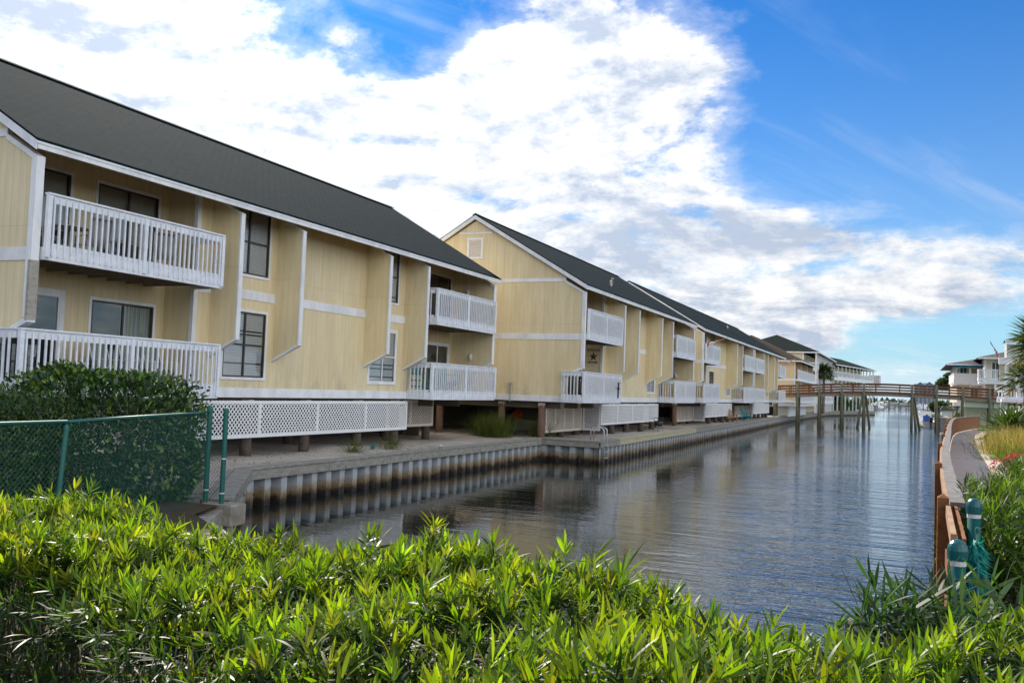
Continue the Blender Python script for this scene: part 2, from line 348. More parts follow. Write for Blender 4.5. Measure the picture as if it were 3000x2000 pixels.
material('strap_leaf', m_leaf(.50, .46, .38)); material('waxy_leaf', m_leaf(.22, .33, .5)); material('palm_leaf', m_leaf(.25, .45, .4)); material('dry_grass', m_leaf(.4, .8, .1)); material('petal', m_leaf(.35, .7, .2))

# ------------------------------------------------------------------ mesh helpers
def wl(o):
    v = Vector((0, 0, 0))
    while o is not None: v = v+o.location; o = o.parent
    return v
class MB:
    def __init__(s): s.v = []; s.f = []; s.m = []; s.uv = {}
    def add(s, vs, fs, m=0):
        b = len(s.v); s.v += [tuple(x) for x in vs]
        for f in fs: s.f.append(tuple(b+i for i in f)); s.m.append(m)
    def box(s, x0, x1, y0, y1, z0, z1, m=0):
        if x0 > x1: x0, x1 = x1, x0
        if y0 > y1: y0, y1 = y1, y0
        if z0 > z1: z0, z1 = z1, z0
        s.add([(x0, y0, z0), (x1, y0, z0), (x1, y1, z0), (x0, y1, z0), (x0, y0, z1), (x1, y0, z1), (x1, y1, z1), (x0, y1, z1)],
              [(0, 3, 2, 1), (4, 5, 6, 7), (0, 1, 5, 4), (1, 2, 6, 5), (2, 3, 7, 6), (3, 0, 4, 7)], m)
    def prism(s, poly, axis, a, b, m=0):           # polygon in the plane across axis ('x': (y,z), 'y': (x,z), 'z': (x,y)), extruded a..b
        n = len(poly)
        def pt(q, t): return (t, q[0], q[1]) if axis == 'x' else (q[0], t, q[1]) if axis == 'y' else (q[0], q[1], t)
        s.add([pt(q, a) for q in poly]+[pt(q, b) for q in poly], [tuple(range(n))[::-1], tuple(range(n, 2*n))]+[(i, (i+1) % n, n+(i+1) % n, n+i) for i in range(n)], m)
    def beam(s, p, q, w, h, up=(0, 0, 1), m=0):
        p = Vector(p); q = Vector(q); d = (q-p).normalized(); u = Vector(up)
        sx = d.cross(u)
        if sx.length < 1e-4: sx = d.cross(Vector((1, 0, 0)))
        sx.normalize(); uu = sx.cross(d).normalized(); vs = []
        for e in (p, q):
            for a, b in ((-1, -1), (1, -1), (1, 1), (-1, 1)): vs.append(e+sx*(a*w/2)+uu*(b*h/2))
        s.add(vs, [(0, 1, 2, 3), (7, 6, 5, 4), (0, 4, 5, 1), (1, 5, 6, 2), (2, 6, 7, 3), (3, 7, 4, 0)], m)
    def tube(s, pts, r, n=8, m=0, cap=True):
        pts = [Vector(p) for p in pts]; rs = r if isinstance(r, (list, tuple)) else [r]*len(pts); rings = []
        for i, p in enumerate(pts):
            d = (pts[min(i+1, len(pts)-1)]-pts[max(i-1, 0)]).normalized(); a = d.cross(Vector((0, 0, 1)))
            if a.length < 1e-3: a = Vector((1, 0, 0))
            a.normalize(); b = d.cross(a)
            rings.append([p+(a*math.cos(2*math.pi*k/n)+b*math.sin(2*math.pi*k/n))*rs[i] for k in range(n)])
        vs = [v for g in rings for v in g]; fs = [(i*n+k, i*n+(k+1) % n, (i+1)*n+(k+1) % n, (i+1)*n+k) for i in range(len(pts)-1) for k in range(n)]
        if cap: fs += [tuple(range(n))[::-1], tuple(range((len(pts)-1)*n, len(pts)*n))]
        s.add(vs, fs, m)
    def lathe(s, c, prof, n=12, m=0):              # prof: (radius, z) from the bottom up
        s.tube([(c[0], c[1], c[2]+z) for r, z in prof], [max(r, 1e-4) for r, z in prof], n, m)
    def ellipsoid(s, c, r, n=10, k=7, m=0, rot=None):
        vs = []; fs = []
        for i in range(k+1):
            t = math.pi*i/k
            for j in range(n):
                p = Vector((r[0]*math.sin(t)*math.cos(2*math.pi*j/n), r[1]*math.sin(t)*math.sin(2*math.pi*j/n), -r[2]*math.cos(t)))
                if rot: p = rot @ p
                vs.append(p+Vector(c))
        for i in range(k):
            for j in range(n): fs.append((i*n+j, i*n+(j+1) % n, (i+1)*n+(j+1) % n, (i+1)*n+j))
        s.add(vs, fs, m)
    def build(s, name, mat, parent=None, smooth=False, uvs=None, bevel=0):
        me = bpy.data.meshes.new(name); o0 = wl(parent)
        me.from_pydata([(x-o0.x, y-o0.y, z-o0.z) for x, y, z in s.v], [], s.f)
        for mm in (mat if isinstance(mat, (list, tuple)) else [mat]): me.materials.append(MATS[mm])
        if isinstance(mat, (list, tuple)): me.polygons.foreach_set('material_index', s.m)
        if smooth: me.polygons.foreach_set('use_smooth', [len(f) <= 4 for f in s.f])
        if uvs is not None:
            l = me.uv_layers.new(name='UVMap'); k = 0
            for f in s.f:
                for i in f: l.data[k].uv = uvs(s.v[i]); k += 1
        me.update(); o = bpy.data.objects.new(name, me); COL.objects.link(o)
        if parent is not None: o.parent = parent
        if bevel:
            b = o.modifiers.new('bevel', 'BEVEL'); b.width = bevel; b.segments = 2; b.limit_method = 'ANGLE'
        return o
def tag(o, label=None, cat=None, group=None, kind=None):
    if label: o['label'] = label
    if cat: o['category'] = cat
    if group: o['group'] = group
    if kind: o['kind'] = kind
    return o
def thing(name, label, cat, loc=(0, 0, 0), group=None):
    o = bpy.data.objects.new(name, None); o.location = loc; COL.objects.link(o); o.empty_display_size = .2
    return tag(o, label, cat, group)
def place(root, loc, rz=0):
    root.location = loc; root.rotation_euler = (0, 0, rz); return root
def copy_thing(root, loc, rz=0, label=None, group=None):
    r = root.copy(); COL.objects.link(r); r.location = loc; r.rotation_euler = (0, 0, rz)
    if label: r['label'] = label
    if group: r['group'] = group
    for ch in root.children:
        c = ch.copy(); COL.objects.link(c); c.parent = r
        for g in ch.children:
            e = g.copy(); COL.objects.link(e); e.parent = c
    return r

def norm(a): return a/np.maximum(np.linalg.norm(a, axis=1, keepdims=True), 1e-9)
def leaves(name, mat, parent, Pt, D, L, Wd, bend, tint, prof=((0, .35), (.3, 1.0), (.68, .85), (1.0, 0)), fold=0.0):
    """many leaf blades in one mesh: Pt base points, D directions, L lengths, Wd widths, bend droop along the blade, tint colours"""
    n = len(Pt); D = norm(D); up = np.tile(np.array([0, 0, 1.0]), (n, 1)); up += RNG.normal(0, .35, (n, 3))
    side = norm(np.cross(D, up)); nor = norm(np.cross(side, D)); o = np.array(wl(parent)) if parent is not None else np.zeros(3)
    k = len(prof); V = []
    for t, w in prof:
        c = Pt+D*(L*t)[:, None]-nor*(bend*L*t*t)[:, None]
        if w == 0: V.append(c[:, None, :])
        else:
            h = side*(Wd*w*.5)[:, None]; V.append(np.stack([c-h, c+h], 1))
    V = np.concatenate(V, 1); per = V.shape[1]; Vf = (V.reshape(-1, 3)-o).astype(np.float32)
    fl = []; st = []
    for i in range(k-1):
        if prof[i+1][1] == 0: fl.append([2*i, 2*i+1, 2*i+2]); st.append(3)
        else: fl.append([2*i, 2*i+1, 2*i+3, 2*i+2]); st.append(4)
    base = np.arange(n)*per; flat = np.array([x for q in fl for x in q]); idx = (base[:, None]+flat[None, :]).reshape(-1)
    tot = np.tile(np.array(st), n); starts = np.concatenate([[0], np.cumsum(tot)[:-1]])
    me = bpy.data.meshes.new(name); me.vertices.add(len(Vf)); me.vertices.foreach_set('co', Vf.reshape(-1))
    me.loops.add(len(idx)); me.loops.foreach_set('vertex_index', idx.astype(np.int32)); me.polygons.add(len(tot)); me.polygons.foreach_set('loop_start', starts.astype(np.int32))
    try: me.polygons.foreach_set('loop_total', tot.astype(np.int32))
    except Exception: pass
    me.polygons.foreach_set('use_smooth', np.ones(len(tot), dtype=bool))
    at = me.attributes.new('tint', 'FLOAT_COLOR', 'POINT'); c4 = np.concatenate([tint, np.ones((n, 1))], 1); at.data.foreach_set('color', np.repeat(c4, per, 0).astype(np.float32).reshape(-1))
    me.materials.append(MATS[mat]); me.update(calc_edges=True); me.validate()
    ob = bpy.data.objects.new(name, me); COL.objects.link(ob)
    if parent is not None: ob.parent = parent
    return ob
def pick(cols, n, jit=.18):
    cols = np.array(cols); c = cols[RNG.integers(0, len(cols), n)]; return np.clip(c*(1+RNG.normal(0, jit, (n, 1)))*(1+RNG.normal(0, .07, (n, 3))), .002, 1)

# ------------------------------------------------------------------ the setting: water, banks, ground
def sheet(name, rows, mat, z=GZ, amp=.04, cols=14, mode='y'):
    """rows: (Y, X0, X1) strips joined into one gently uneven sheet"""
    m = MB(); 
    for i, (Y, a, b) in enumerate(rows):
        for j in range(cols+1):
            t = j/cols; x = a+(b-a)*t; e = 0 if j in (0, cols) else amp*(math.sin(x*1.3+Y*.7)+math.sin(x*.45-Y*1.1)+random.uniform(-.4, .4))
            m.v.append((x, Y, z+e) if mode == 'y' else (Y, x, z+e))
    c = cols+1
    for i in range(len(rows)-1):
        for j in range(cols): m.f.append((i*c+j, i*c+j+1, (i+1)*c+j+1, (i+1)*c+j) if mode == 'y' else (i*c+j, (i+1)*c+j, (i+1)*c+j+1, i*c+j+1)); m.m.append(0)
    return tag(m.build(name, mat, smooth=True), kind='structure')
def lerp_poly(pts, Y):
    for (x0, y0), (x1, y1) in zip(pts, pts[1:]):
        if y0 <= Y <= y1: return x0+(x1-x0)*(Y-y0)/(y1-y0)
    return pts[-1][0]
m = MB(); m.add([(-9000, -200, WZ), (9000, -200, WZ), (9000, 15000, WZ), (-9000, 15000, WZ)], [(0, 1, 2, 3)]); tag(m.build('canal_water', 'canal_water'), kind='structure')
LB1 = [(-11.15, 13.1), (-14.42, 17.62), (-14.80, 37.6)]                          # west bank, near stretch
LB2 = [(-12.1, 37.6), (-13.3, 90), (-14.2, 125), (-14.0, 185), (-6.8, 226)]      # west bank, beyond the jog
RB = [(.40, 6.3), (.46, 9.6), (.57, 13), (.70, 17), (1.05, 26), (1.7, 43), (2.3, 55), (3.0, 66.5), (4.6, 76), (5.0, 100), (5.6, 150), (8.0, 260)]
ys = [13.1, 14.2, 15.4, 16.5, 17.62]+list(np.linspace(19, 37.6, 18))
sheet('sand_bank', [(y, -70, lerp_poly(LB1, y)-.06) for y in ys], 'pale_sand', cols=60, amp=.035)
ys = list(np.linspace(37.6, 90, 44))+[100, 112, 125, 140, 160, 185, 205, 226]
sheet('sand_bank', [(y, -70, lerp_poly(LB2, y)-.06) for y in ys], 'pale_sand', cols=60, amp=.03)
ys = [6.3, 7.5, 8.5, 9.6, 11, 13, 15, 17, 20, 23, 26, 30, 36, 43, 49, 55, 61, 66.5, 71, 76, 88, 100, 120, 150, 200, 260]
sheet('garden_bank', [(y, lerp_poly(RB, y)+.1, 70) for y in ys if y <= 76], 'dark_soil', cols=40, amp=.03)
sheet('east_lawn', [(y, lerp_poly(RB, y)+.1, 90) for y in ys if y >= 76], 'lawn_green', cols=30, amp=.03)
xs = [-70, -40, -25, -18, -14, -11.15, -10.5, -9, -7, -6, -5, -3, -1, .4, 4, 12, 30, 70]
HW = [(-11.15, 13.1), (-10.5, 11.6), (-6, 8.3), (.4, 6.3)]
def head_y(x): return 13.1 if x <= -11.15 else (float(np.interp(x, [h[0] for h in HW], [h[1] for h in HW])) if x < .4 else 6.3)
sheet('front_bed', [(x, -40, head_y(x)) for x in xs], 'dark_soil', cols=40, amp=.03, mode='x')
m = MB()
for a, b, c, d2 in ((-900, 1400, 1500, 2400),): m.box(a, b, c, d2, WZ-1, WZ+.8)
tag(m.build('far_shore', 'lawn_green'), kind='structure')

# ------------------------------------------------------------------ seawalls
def sheet_run(mb, p, q, z0, z1, per=.66, dep=.34):
    p = Vector((p[0], p[1], 0)); q = Vector((q[0], q[1], 0)); L = (q-p).length; d = (q-p)/L; nrm = Vector((d.y, -d.x, 0)); prof = [(0, 0), (.36, 0), (.47, 1), (.89, 1), (1.0, 0)]; pts = []
    k = max(1, int(round(L/per)))
    for i in range(k):
        for t, e in prof[:-1]: pts.append(p+d*((i+t)*L/k)-nrm*(e*dep))
    pts.append(q); b = len(mb.v)
    for w in pts: mb.v += [(w.x, w.y, z0), (w.x, w.y, z1)]
    for i in range(len(pts)-1): mb.f.append((b+2*i, b+2*i+2, b+2*i+3, b+2*i+1)); mb.m.append(0)
def seawall(label, runs, mat='vinyl_sheet', seg=3.1, fresh=()):
    root = thing('seawall', label, 'seawall', (runs[0][0][0], runs[0][0][1], WZ)); mb = MB()
    for p, q in runs: sheet_run(mb, p, q, WZ-.8, GZ-.12)
    mb.build('sheet_piling', mat, root)
    for p, q in runs:
        p = Vector((p[0], p[1], 0)); q = Vector((q[0], q[1], 0)); L = (q-p).length; d = (q-p)/L; nrm = Vector((d.y, -d.x, 0)); k = max(1, int(round(L/seg)))
        for i in range(min(k, 40)):
            a = p+d*(i*L/k+.008); b = p+d*((i+1)*L/k-.008); z = random.uniform(-.006, .006); c = MB(); zf = GZ-.10+z
            c.beam((*(a+nrm*.06).to_2d(), zf), (*(b+nrm*.06).to_2d(), zf), .055, .23); c.beam((*(a-nrm*.09).to_2d(), GZ+.045+z), (*(b-nrm*.09).to_2d(), GZ+.045+z), .40, .045)
            c.beam((*(a-nrm*.38).to_2d(), GZ+.03+z), (*(b-nrm*.38).to_2d(), GZ+.03+z), .14, .04)
            ym = (a.y+b.y)/2; fr = any(f0 <= ym <= f1 and abs(d.x) < .5 for f0, f1 in fresh)
            c.build('cap_board', 'fresh_cap_wood' if fr else 'gray_cap_wood', root, bevel=.006)
    return root
seawall('near grey corrugated seawall with weathered wood cap in front of the first yellow building', [(LB1[0], LB1[1]), (LB1[1], LB1[2])])
r2 = [((-14.80, 37.6), (-12.1, 37.6))]+[(a, b) for a, b in zip(LB2, LB2[1:])]
seawall('long corrugated seawall with rust stains from the corner ladder to beyond the footbridge', r2, fresh=((41.5, 58),))
seawall('far seawall on the right bank past the wooden boardwalk', [(RB[i+1], RB[i]) for i in range(len(RB)-2, 7, -1)])
# concrete head wall and footing at the end of the canal
m = MB()
for h0, h1 in zip([(-11.3, 13.25)]+HW[1:-1], HW[1:-1]+[(.45, 6.3)]): m.beam((*h0, (WZ-.6+GZ+.06)/2), (*h1, (WZ-.6+GZ-.12)/2), .32, GZ-.12-WZ+.6)
m.box(-11.75, -10.65, 12.62, 13.02, GZ-.35, GZ+.02)
tag(m.build('concrete_wall', 'stained_concrete', bevel=.02), 'low stained concrete head wall closing the near end of the canal below the fence posts', 'concrete wall')
m = MB(); m.beam((-13.9, 15.1, GZ+.12), (-12.3, 13.6, GZ+.12), .22, .5); tag(m.build('retaining_wall', 'stained_concrete', bevel=.02), 'short grey concrete block wall behind the green fence posts beside the seawall', 'retaining wall')

# ------------------------------------------------------------------ the yellow canal buildings
RP = .594                                            # roof pitch
def lattice(mb, axis, c, a0, a1, z0, z1, pitch=.15, w=.034, t=.010, frame=.09, m=0):
    """criss-cross slats in the plane x=c (axis 'x', a = y) or y=c (axis 'y', a = x) with a frame of boards"""
    def P3(a, z, e): return (c+e, a, z) if axis == 'x' else (a, c-e, z)
    for s, e in ((1, .006), (-1, -.006)):
        c0 = a0-(z1-z0) if s == 1 else a0; c1 = a1 if s == 1 else a1+(z1-z0); k = c0+pitch*.5
        while k < c1:
            # a = k + s*(z-z0)
            za, zb = z0, z1
            if s == 1: za = max(z0, z0+a0-k); zb = min(z1, z0+a1-k)
            else: za = max(z0, z0+k-a1); zb = min(z1, z0+k-a0)
            if zb-za > .03:
                p = P3(k+s*(za-z0), za, e); q = P3(k+s*(zb-z0), zb, e)
                mb.beam(p, q, w, t, up=(1, 0, 0) if axis == 'x' else (0, 1, 0), m=m) if axis == 'y' else mb.beam(p, q, t, w, up=(0, 0, 1), m=m)
            k += pitch
def lattice_panel(root, name, mat, axis, c, a0, a1, z0, z1, div=2.6, pitch=.15):
    mb = MB(); lattice(mb, axis, c, a0, a1, z0, z1, pitch)
    o = mb.build(name, mat, root); fb = MB(); f = .09; th = .022
    def bx(b0, b1, w0, w1, e=0):
        if axis == 'x': fb.box(c-th-e, c+th+e, b0, b1, w0, w1)
        else: fb.box(b0, b1, c-th-e, c+th+e, w0, w1)
    bx(a0, a1, z1-f, z1); bx(a0, a1, z0, z0+f); n = max(1, int(round((a1-a0)/div)))
    for i in range(n+1):
        y = a0+(a1-a0)*i/n; y0 = min(max(y-f/2, a0), a1-f); bx(y0, y0+f, z0+f, z1-f, -.003)
    fb.build('lattice_frame', mat, o)
    return o
def window(root, x, y0, y1, z0, z1, casing='white_paint', dark=True, cols=2, rows=2, blind='blind', cas=.075, split=None, name='window'):
    """window in a wall facing +X at x"""
    f = MB()
    f.box(x-.01, x+.028, y0-cas, y1+cas, z1, z1+cas, 0); f.box(x-.01, x+.028, y0-cas, y1+cas, z0-cas, z0, 0); f.box(x-.01, x+.026, y0-cas, y0, z0, z1, 0); f.box(x-.01, x+.026, y1, y1+cas, z0, z1, 0)
    s = .045; xa, xb = x-.03, x+.018
    f.box(xa, xb, y0, y1, z1-s, z1, 1); f.box(xa, xb, y0, y1, z0, z0+s, 1); f.box(xa, xb, y0, y0+s, z0+s, z1-s, 1); f.box(xa, xb, y1-s, y1, z0+s, z1-s, 1)
    for i in range(1, cols): y = (split if split and cols == 2 else y0+(y1-y0)*i/cols); f.box(xa+.004, xb-.003, y-.028, y+.028, z0+s, z1-s, 1)
    for i in range(1, rows): z = z0+(z1-z0)*i/rows; f.box(xa+.006, xb-.006, y0+s, y1-s, z-.022, z+.022, 1)
    o = f.build(name, [casing, 'dark_frame' if dark else casing], root)
    g = MB(); g.add([(x-.006, y0+.02, z0+.02), (x-.006, y1-.02, z0+.02), (x-.006, y1-.02, z1-.02), (x-.006, y0+.02, z1-.02)], [(0, 1, 2, 3)]); g.build('pane', 'window_glass', o)
    b = MB(); k = 0
    if blind == 'blind':
        z = z0+.05
        while z < z1-.05:
            if random.random() > .03: b.beam((x-.05, y0+.05, z), (x-.05, y1-.05, z), .040, .006, up=(3.2, 0, 1))
            z += .048
        b.box(x-.10, x-.05, y0+.03, y1-.03, z1-.07, z1-.02); b.build('blind', 'blind_slats', o)
    elif blind == 'curtain':
        ym = (split or (y0+y1)/2); n = 40; vs = [(x-.09+.02*math.sin(i*1.9), ym+(y1-ym-.04)*i/n, z) for z in (z0+.02, z1-.02) for i in range(n+1)]
        b.add(vs, [(i, i+1, n+2+i, n+1+i) for i in range(n)]); b.build('curtain', 'pale_curtain', o)
    elif blind == 'shade':
        b.box(x-.10, x-.085, y0+.03, y1-.03, z0+.35*(z1-z0), z1-.03); b.build('shade', 'beige_shade', o)
    d = MB(); d.box(x-.135, x-.12, y0-.0, y1+.0, z0, z1); d.build('dark_interior', 'dark_room', o)
    return o
def balcony(root, xin, xf, y0, y1, z, side0=False, side1=False, posts=3, label=None):
    xs_ = xin+1.03; d = MB(); d.box(xs_, xf-.045, y0+.045, y1-.045, z+.215, z+.255, 0); d.box(xin, xs_, y0+.42, y1-.30, z+.215, z+.255, 0); d.box(xf-.04, xf, y0, y1, z, z+.27, 1); d.box(xs_, xf-.04, y0, y0+.04, z, z+.27, 1); d.box(xs_, xf-.04, y1-.04, y1, z, z+.27, 1)
    n = max(2, int((y1-y0)/.55))
    for i in range(1, n): y = y0+(y1-y0)*i/n; d.box(xin, xf-.045, y-.02, y+.02, z+.02, z+.212, 0)
    o = d.build('balcony', ['joist_paint', 'rail_white'], root, bevel=.004)
    if label: o['label'] = label
    r = MB()
    def run(fixed, a0, a1, axis, sgn):
        def bx(e0, e1, b0, b1, w0, w1):
            if axis == 'x': r.box(fixed+sgn*e0, fixed+sgn*e1, b0, b1, w0, w1)
            else: r.box(b0, b1, fixed+sgn*e0, fixed+sgn*e1, w0, w1)
        bx(-.045, -.006, a0, a1, z+1.18, z+1.345); bx(-.09, .035, a0-.0, a1+.0, z+1.348, z+1.385); bx(-.040, -.008, a0+.002, a1-.002, z+.275, z+.36)
        k = max(2, int((a1-a0)/.155))
        for i in range(k):
            a = a0+.07+(a1-a0-.14)*(i+.5)/k; j = random.uniform(-.006, .006)
            bx(.001, .039, a-.019+j, a+.019+j, z+.085+random.uniform(-.006, .006), z+1.30)
    run(xf, y0, y1, 'x', 1)
    xs = xin+1.03                                      # side railings start at the face of the building
    if side0: run(y0, xs, xf-.10, 'y', -1)
    if side1: run(y1, xs, xf-.10, 'y', 1)
    r.build('railing', 'rail_white', o)
    for i in range(posts):
        y = y0+.045+(y1-y0-.09)*i/(posts-1); p = MB(); p.box(xf-.05, xf+.046, y-.047, y+.047, z+.05, z+1.335); p.build('post', 'rail_white', o, bevel=.006)
    return o

def condo(label, F, Y0, Ls=22.5, wings=(1, 2, 3, 4), endwing=True, detail=True, windows=True, piles=True, recB=True, extra=None, ridge_off=4.55):
    root = thing('condo_building', label, 'apartment building', (F, Y0, GZ), 'yellow two storey buildings along the canal')
    off = {1: 6.25, 2: 8.95, 3: 13.88, 4: 16.55}; WO = .93; D = 9.1; zt = lambda x: 5.06+RP*(F-x) if x > F-ridge_off else 5.06+RP*ridge_off-RP*(F-ridge_off-x)
    Y1 = Y0+Ls; A1 = Y0+5.6; B0 = Y0+17.1; yl = 'yellow_siding'
    # walls
    w = MB()
    def holed(x0, x1, y0, y1, z0, z1, holes):
        ycut = sorted({y0, y1, *[h[0] for h in holes], *[h[1] for h in holes]})
        for ya, yb in zip(ycut, ycut[1:]):
            z = z0
            for h in sorted([h for h in holes if h[0] <= ya+1e-6 and h[1] >= yb-1e-6], key=lambda h: h[2]):
                if h[2] > z: w.box(x0, x1, ya, yb, z, h[2])
                z = h[3]
            w.box(x0, x1, ya, yb, z, z1)
    holed(F-.15, F, A1, B0, -.55, 5.03, [(Y0+o0, Y0+o1, a, b) for o0, o1 in ((6.80, 8.55), (14.20, 15.95)) for a, b in ((2.93, 4.78), (.02, 1.86))])
    holed(F-1.15, F-1.0, Y0+.1, A1, -.55, 5.6, [(Y0+.75, Y0+2.45, 2.56, 4.62), (Y0+3.25, Y0+5.2, 2.56, 4.62), (Y0+.55, Y0+2.35, -.24, 1.76), (Y0+3.25, Y0+5.22, -.24, 1.76)]); w.box(F-.996, F-.152, A1, A1+.12, -.55, 5.3)
    if recB: holed(F-1.15, F-1.0, B0, Y1-.1, -.55, 5.6, [(Y0+20.1, Y0+22.0, 2.56, 4.6), (Y0+20.1, Y0+22.0, -.24, 1.70)]); w.box(F-.996, F-.152, B0-.12, B0, -.55, 5.3)
    w.box(F-D, F-D+.15, Y0, Y1, -.55, 5.0)
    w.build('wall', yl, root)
    gp = [(F, -.55), (F, .58), (F+WO, 1.02), (F+WO, 4.33), (F, 4.86), (F, 5.03), (F-ridge_off, 5.03+RP*ridge_off), (F-D, 5.03), (F-D, -.55)]
    g = MB(); g.prism(gp, 'y', Y0, Y0+.12); g.build('gable_wall', yl, root)
    ge = gp if endwing else [q for i, q in enumerate(gp) if i not in (1, 2, 3, 4)]
    g = MB(); g.prism(ge, 'y', Y1-.12, Y1); g.build('gable_wall', yl, root)
    # floor and dark underside
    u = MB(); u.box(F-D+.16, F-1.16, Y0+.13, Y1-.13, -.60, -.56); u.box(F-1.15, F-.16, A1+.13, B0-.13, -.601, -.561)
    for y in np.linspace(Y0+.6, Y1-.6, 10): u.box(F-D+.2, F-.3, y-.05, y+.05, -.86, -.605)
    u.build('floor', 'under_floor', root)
    b = MB(); b.box(F-D+.3, F-D+.42, Y0, Y1, GZ-.1, -.62); b.box(F-D+.43, F-2.3, Y1-.42, Y1-.36, GZ-.1, -.62); b.build('dark_backing', 'under_floor', root)  # dark sheets added so the space behind the lattice stays dark
    # roof
    rf = MB(); e = 1.1; t = .05; x0, z0 = F+e, 4.66; xr, zr = F-ridge_off, 4.66+RP*(e+ridge_off); xb = F-D-e+.2; ra, rb = Y0-.17, Y1+.2
    for (xa, za, xc, zc) in ((x0, z0, xr, zr), (xr, zr, xb, z0)):
        rf.add([(xa, ra, za), (xa, rb, za), (xc, rb, zc), (xc, ra, zc), (xa, ra, za-t), (xa, rb, za-t), (xc, rb, zc-t), (xc, ra, zc-t)], [(0, 1, 2, 3), (7, 6, 5, 4), (0, 4, 5, 1), (2, 6, 7, 3), (1, 5, 6, 2), (3, 7, 4, 0)])
    ro = rf.build('roof', 'slate_shingle', root, uvs=lambda p: (p[1], (p[2])/math.sin(math.atan(RP))))
    rc = MB(); rc.beam((xr+.07, ra, zr-.005), (xr+.07, rb, zr-.005), .17, .02, up=(RP, 0, 1)); rc.beam((xr-.07, ra, zr-.005), (xr-.07, rb, zr-.005), .17, .02, up=(-RP, 0, 1)); rc.build('ridge_cap', 'slate_shingle', ro, uvs=lambda p: (p[1], p[0]))
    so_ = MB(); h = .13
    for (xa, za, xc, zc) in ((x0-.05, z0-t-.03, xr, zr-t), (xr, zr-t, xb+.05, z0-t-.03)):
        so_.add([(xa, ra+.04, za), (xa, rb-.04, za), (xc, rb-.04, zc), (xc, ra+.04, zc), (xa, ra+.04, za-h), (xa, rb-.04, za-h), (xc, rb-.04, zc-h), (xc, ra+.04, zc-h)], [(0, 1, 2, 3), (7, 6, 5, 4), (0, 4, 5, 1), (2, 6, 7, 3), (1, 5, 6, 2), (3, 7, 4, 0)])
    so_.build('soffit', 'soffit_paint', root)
    fa = MB(); fa.box(x0-.055, x0-.02, ra+.02, rb-.02, 4.46, 4.638); fa.box(x0-.018, x0-.004, ra, rb, 4.56, 4.628); fa.build('fascia', 'white_paint', root)
    for yy, nm in ((ra, 0), (rb, 1)):
        q = MB(); dy = .03 if nm == 0 else -.03
        for (xa, za, xc, zc) in ((x0-.02, z0-t+.012, xr, zr-t), (xr, zr-t, xb, z0-t)): q.prism([(xa, za), (xc, zc), (xc, zc-.19), (xa, za-.19)], 'y', yy-.012 if nm == 0 else yy+.012, yy+dy)
        q.build('rake_board', 'white_paint', root)
    # trim bands
    tr = MB(); ex = .022
    for zb0, zb1, ya, yb in ((2.22, 2.49, A1+.02, B0-.0), (-.55, -.28, A1+.0, B0-.0)): tr.box(F-.01, F+ex, ya, yb, zb0, zb1)
    for y in (A1, B0): tr.box(F-.09, F+.028, y-(.03 if y == A1 else .11), y+(.11 if y == A1 else .03), -.27, 2.22); tr.box(F-.09, F+.028, y-(.03 if y == A1 else .11), y+(.11 if y == A1 else .03), 2.49, 5.0)
    for yy, s in ((Y0, -1), (Y1, 1)):
        a, c2 = (yy-.024, yy+.004) if s < 0 else (yy-.004, yy+.024)
        if s > 0 and not endwing: continue
        tr.box(F-D, F+WO-.1, a, c2, 2.22, 2.49); tr.box(F-D, F-.02, a, c2, -.55, -.28); tr.box(F-D, F+.02, a, c2, 4.82, 4.98); tr.box(F-ridge_off-.85, F-ridge_off+.85, a, c2, 7.10, 7.19)
    tr.build('trim_band', 'white_paint', root)
    # privacy wing walls with white edge boards
    out = [(F, .53), (F+WO, 1.02), (F+WO, 4.33), (F, 4.86)]
    def edge(o, yc, th, nm='edge_board'):
        k = MB(); k.box(F+WO-.02, F+WO+.03, yc-th/2, yc+th/2, 1.055, 4.295)
        k.prism([(F+.0, .50), (F+WO+.033, .995), (F+WO+.033, 1.06), (F+.0, .56)], 'y', yc-th/2-.002, yc+th/2+.002); k.prism([(F+.0, 4.80), (F+WO+.033, 4.29), (F+WO+.033, 4.35), (F+.0, 4.87)], 'y', yc-th/2-.002, yc+th/2+.002)
        k.build(nm, 'white_paint', o)
    for i in wings:
        yc = Y0+off[i]; k = MB(); k.prism(out, 'y', yc-.055, yc+.055); o = k.build('wing_wall', yl, root); edge(o, yc, .15)
        bt = MB(); bt.box(F-.0, F+.02, yc-.085, yc-.057, .6, 4.8); bt.build('corner_batten', yl, o)
    for yc in ((Y0+.06, Y1-.06) if endwing else (Y0+.06,)):
        k = MB(); th = .19; k.box(F+WO-.02, F+WO+.03, yc-th/2, yc+th/2, 1.0, 4.30); y_ = yc-th/2-.002 if yc < Y0+1 else yc+th/2-.03
        k.prism([(F, .58-.05), (F+WO+.033, .965), (F+WO+.033, 1.08), (F, .64)], 'y', yc-th/2-.002, yc+th/2+.002); k.prism([(F, 4.76), (F+WO+.033, 4.22), (F+WO+.033, 4.345), (F, 4.88)], 'y', yc-th/2-.002, yc+th/2+.002)
        f0 = yc-th/2-.004 if yc < Y0+1 else yc+th/2-.02
        k.box(F+WO-.115, F+WO-.021, f0, f0+.024, 1.06, 4.28); k.box(F-.06, F+.02, f0, f0+.024, -.27, .60); k.build('edge_board', 'white_paint', root)
    # gable vent
    v = MB(); a, b2 = F-ridge_off-.42, F-ridge_off+.40; za, zb = 5.93, 6.92; y = Y0
    v.box(a, b2, y-.04, y+.0, zb-.1, zb); v.box(a, b2, y-.04, y, za, za+.1); v.box(a, a+.1, y-.038, y, za+.1, zb-.1); v.box(b2-.1, b2, y-.038, y, za+.1, zb-.1)
    for i in range(11): z = za+.13+i*.07; v.beam((a+.1, y-.018, z), (b2-.1, y-.018, z), .055, .01, up=(0, -.9, 1))
    v.build('gable_vent', 'clean_white', root)
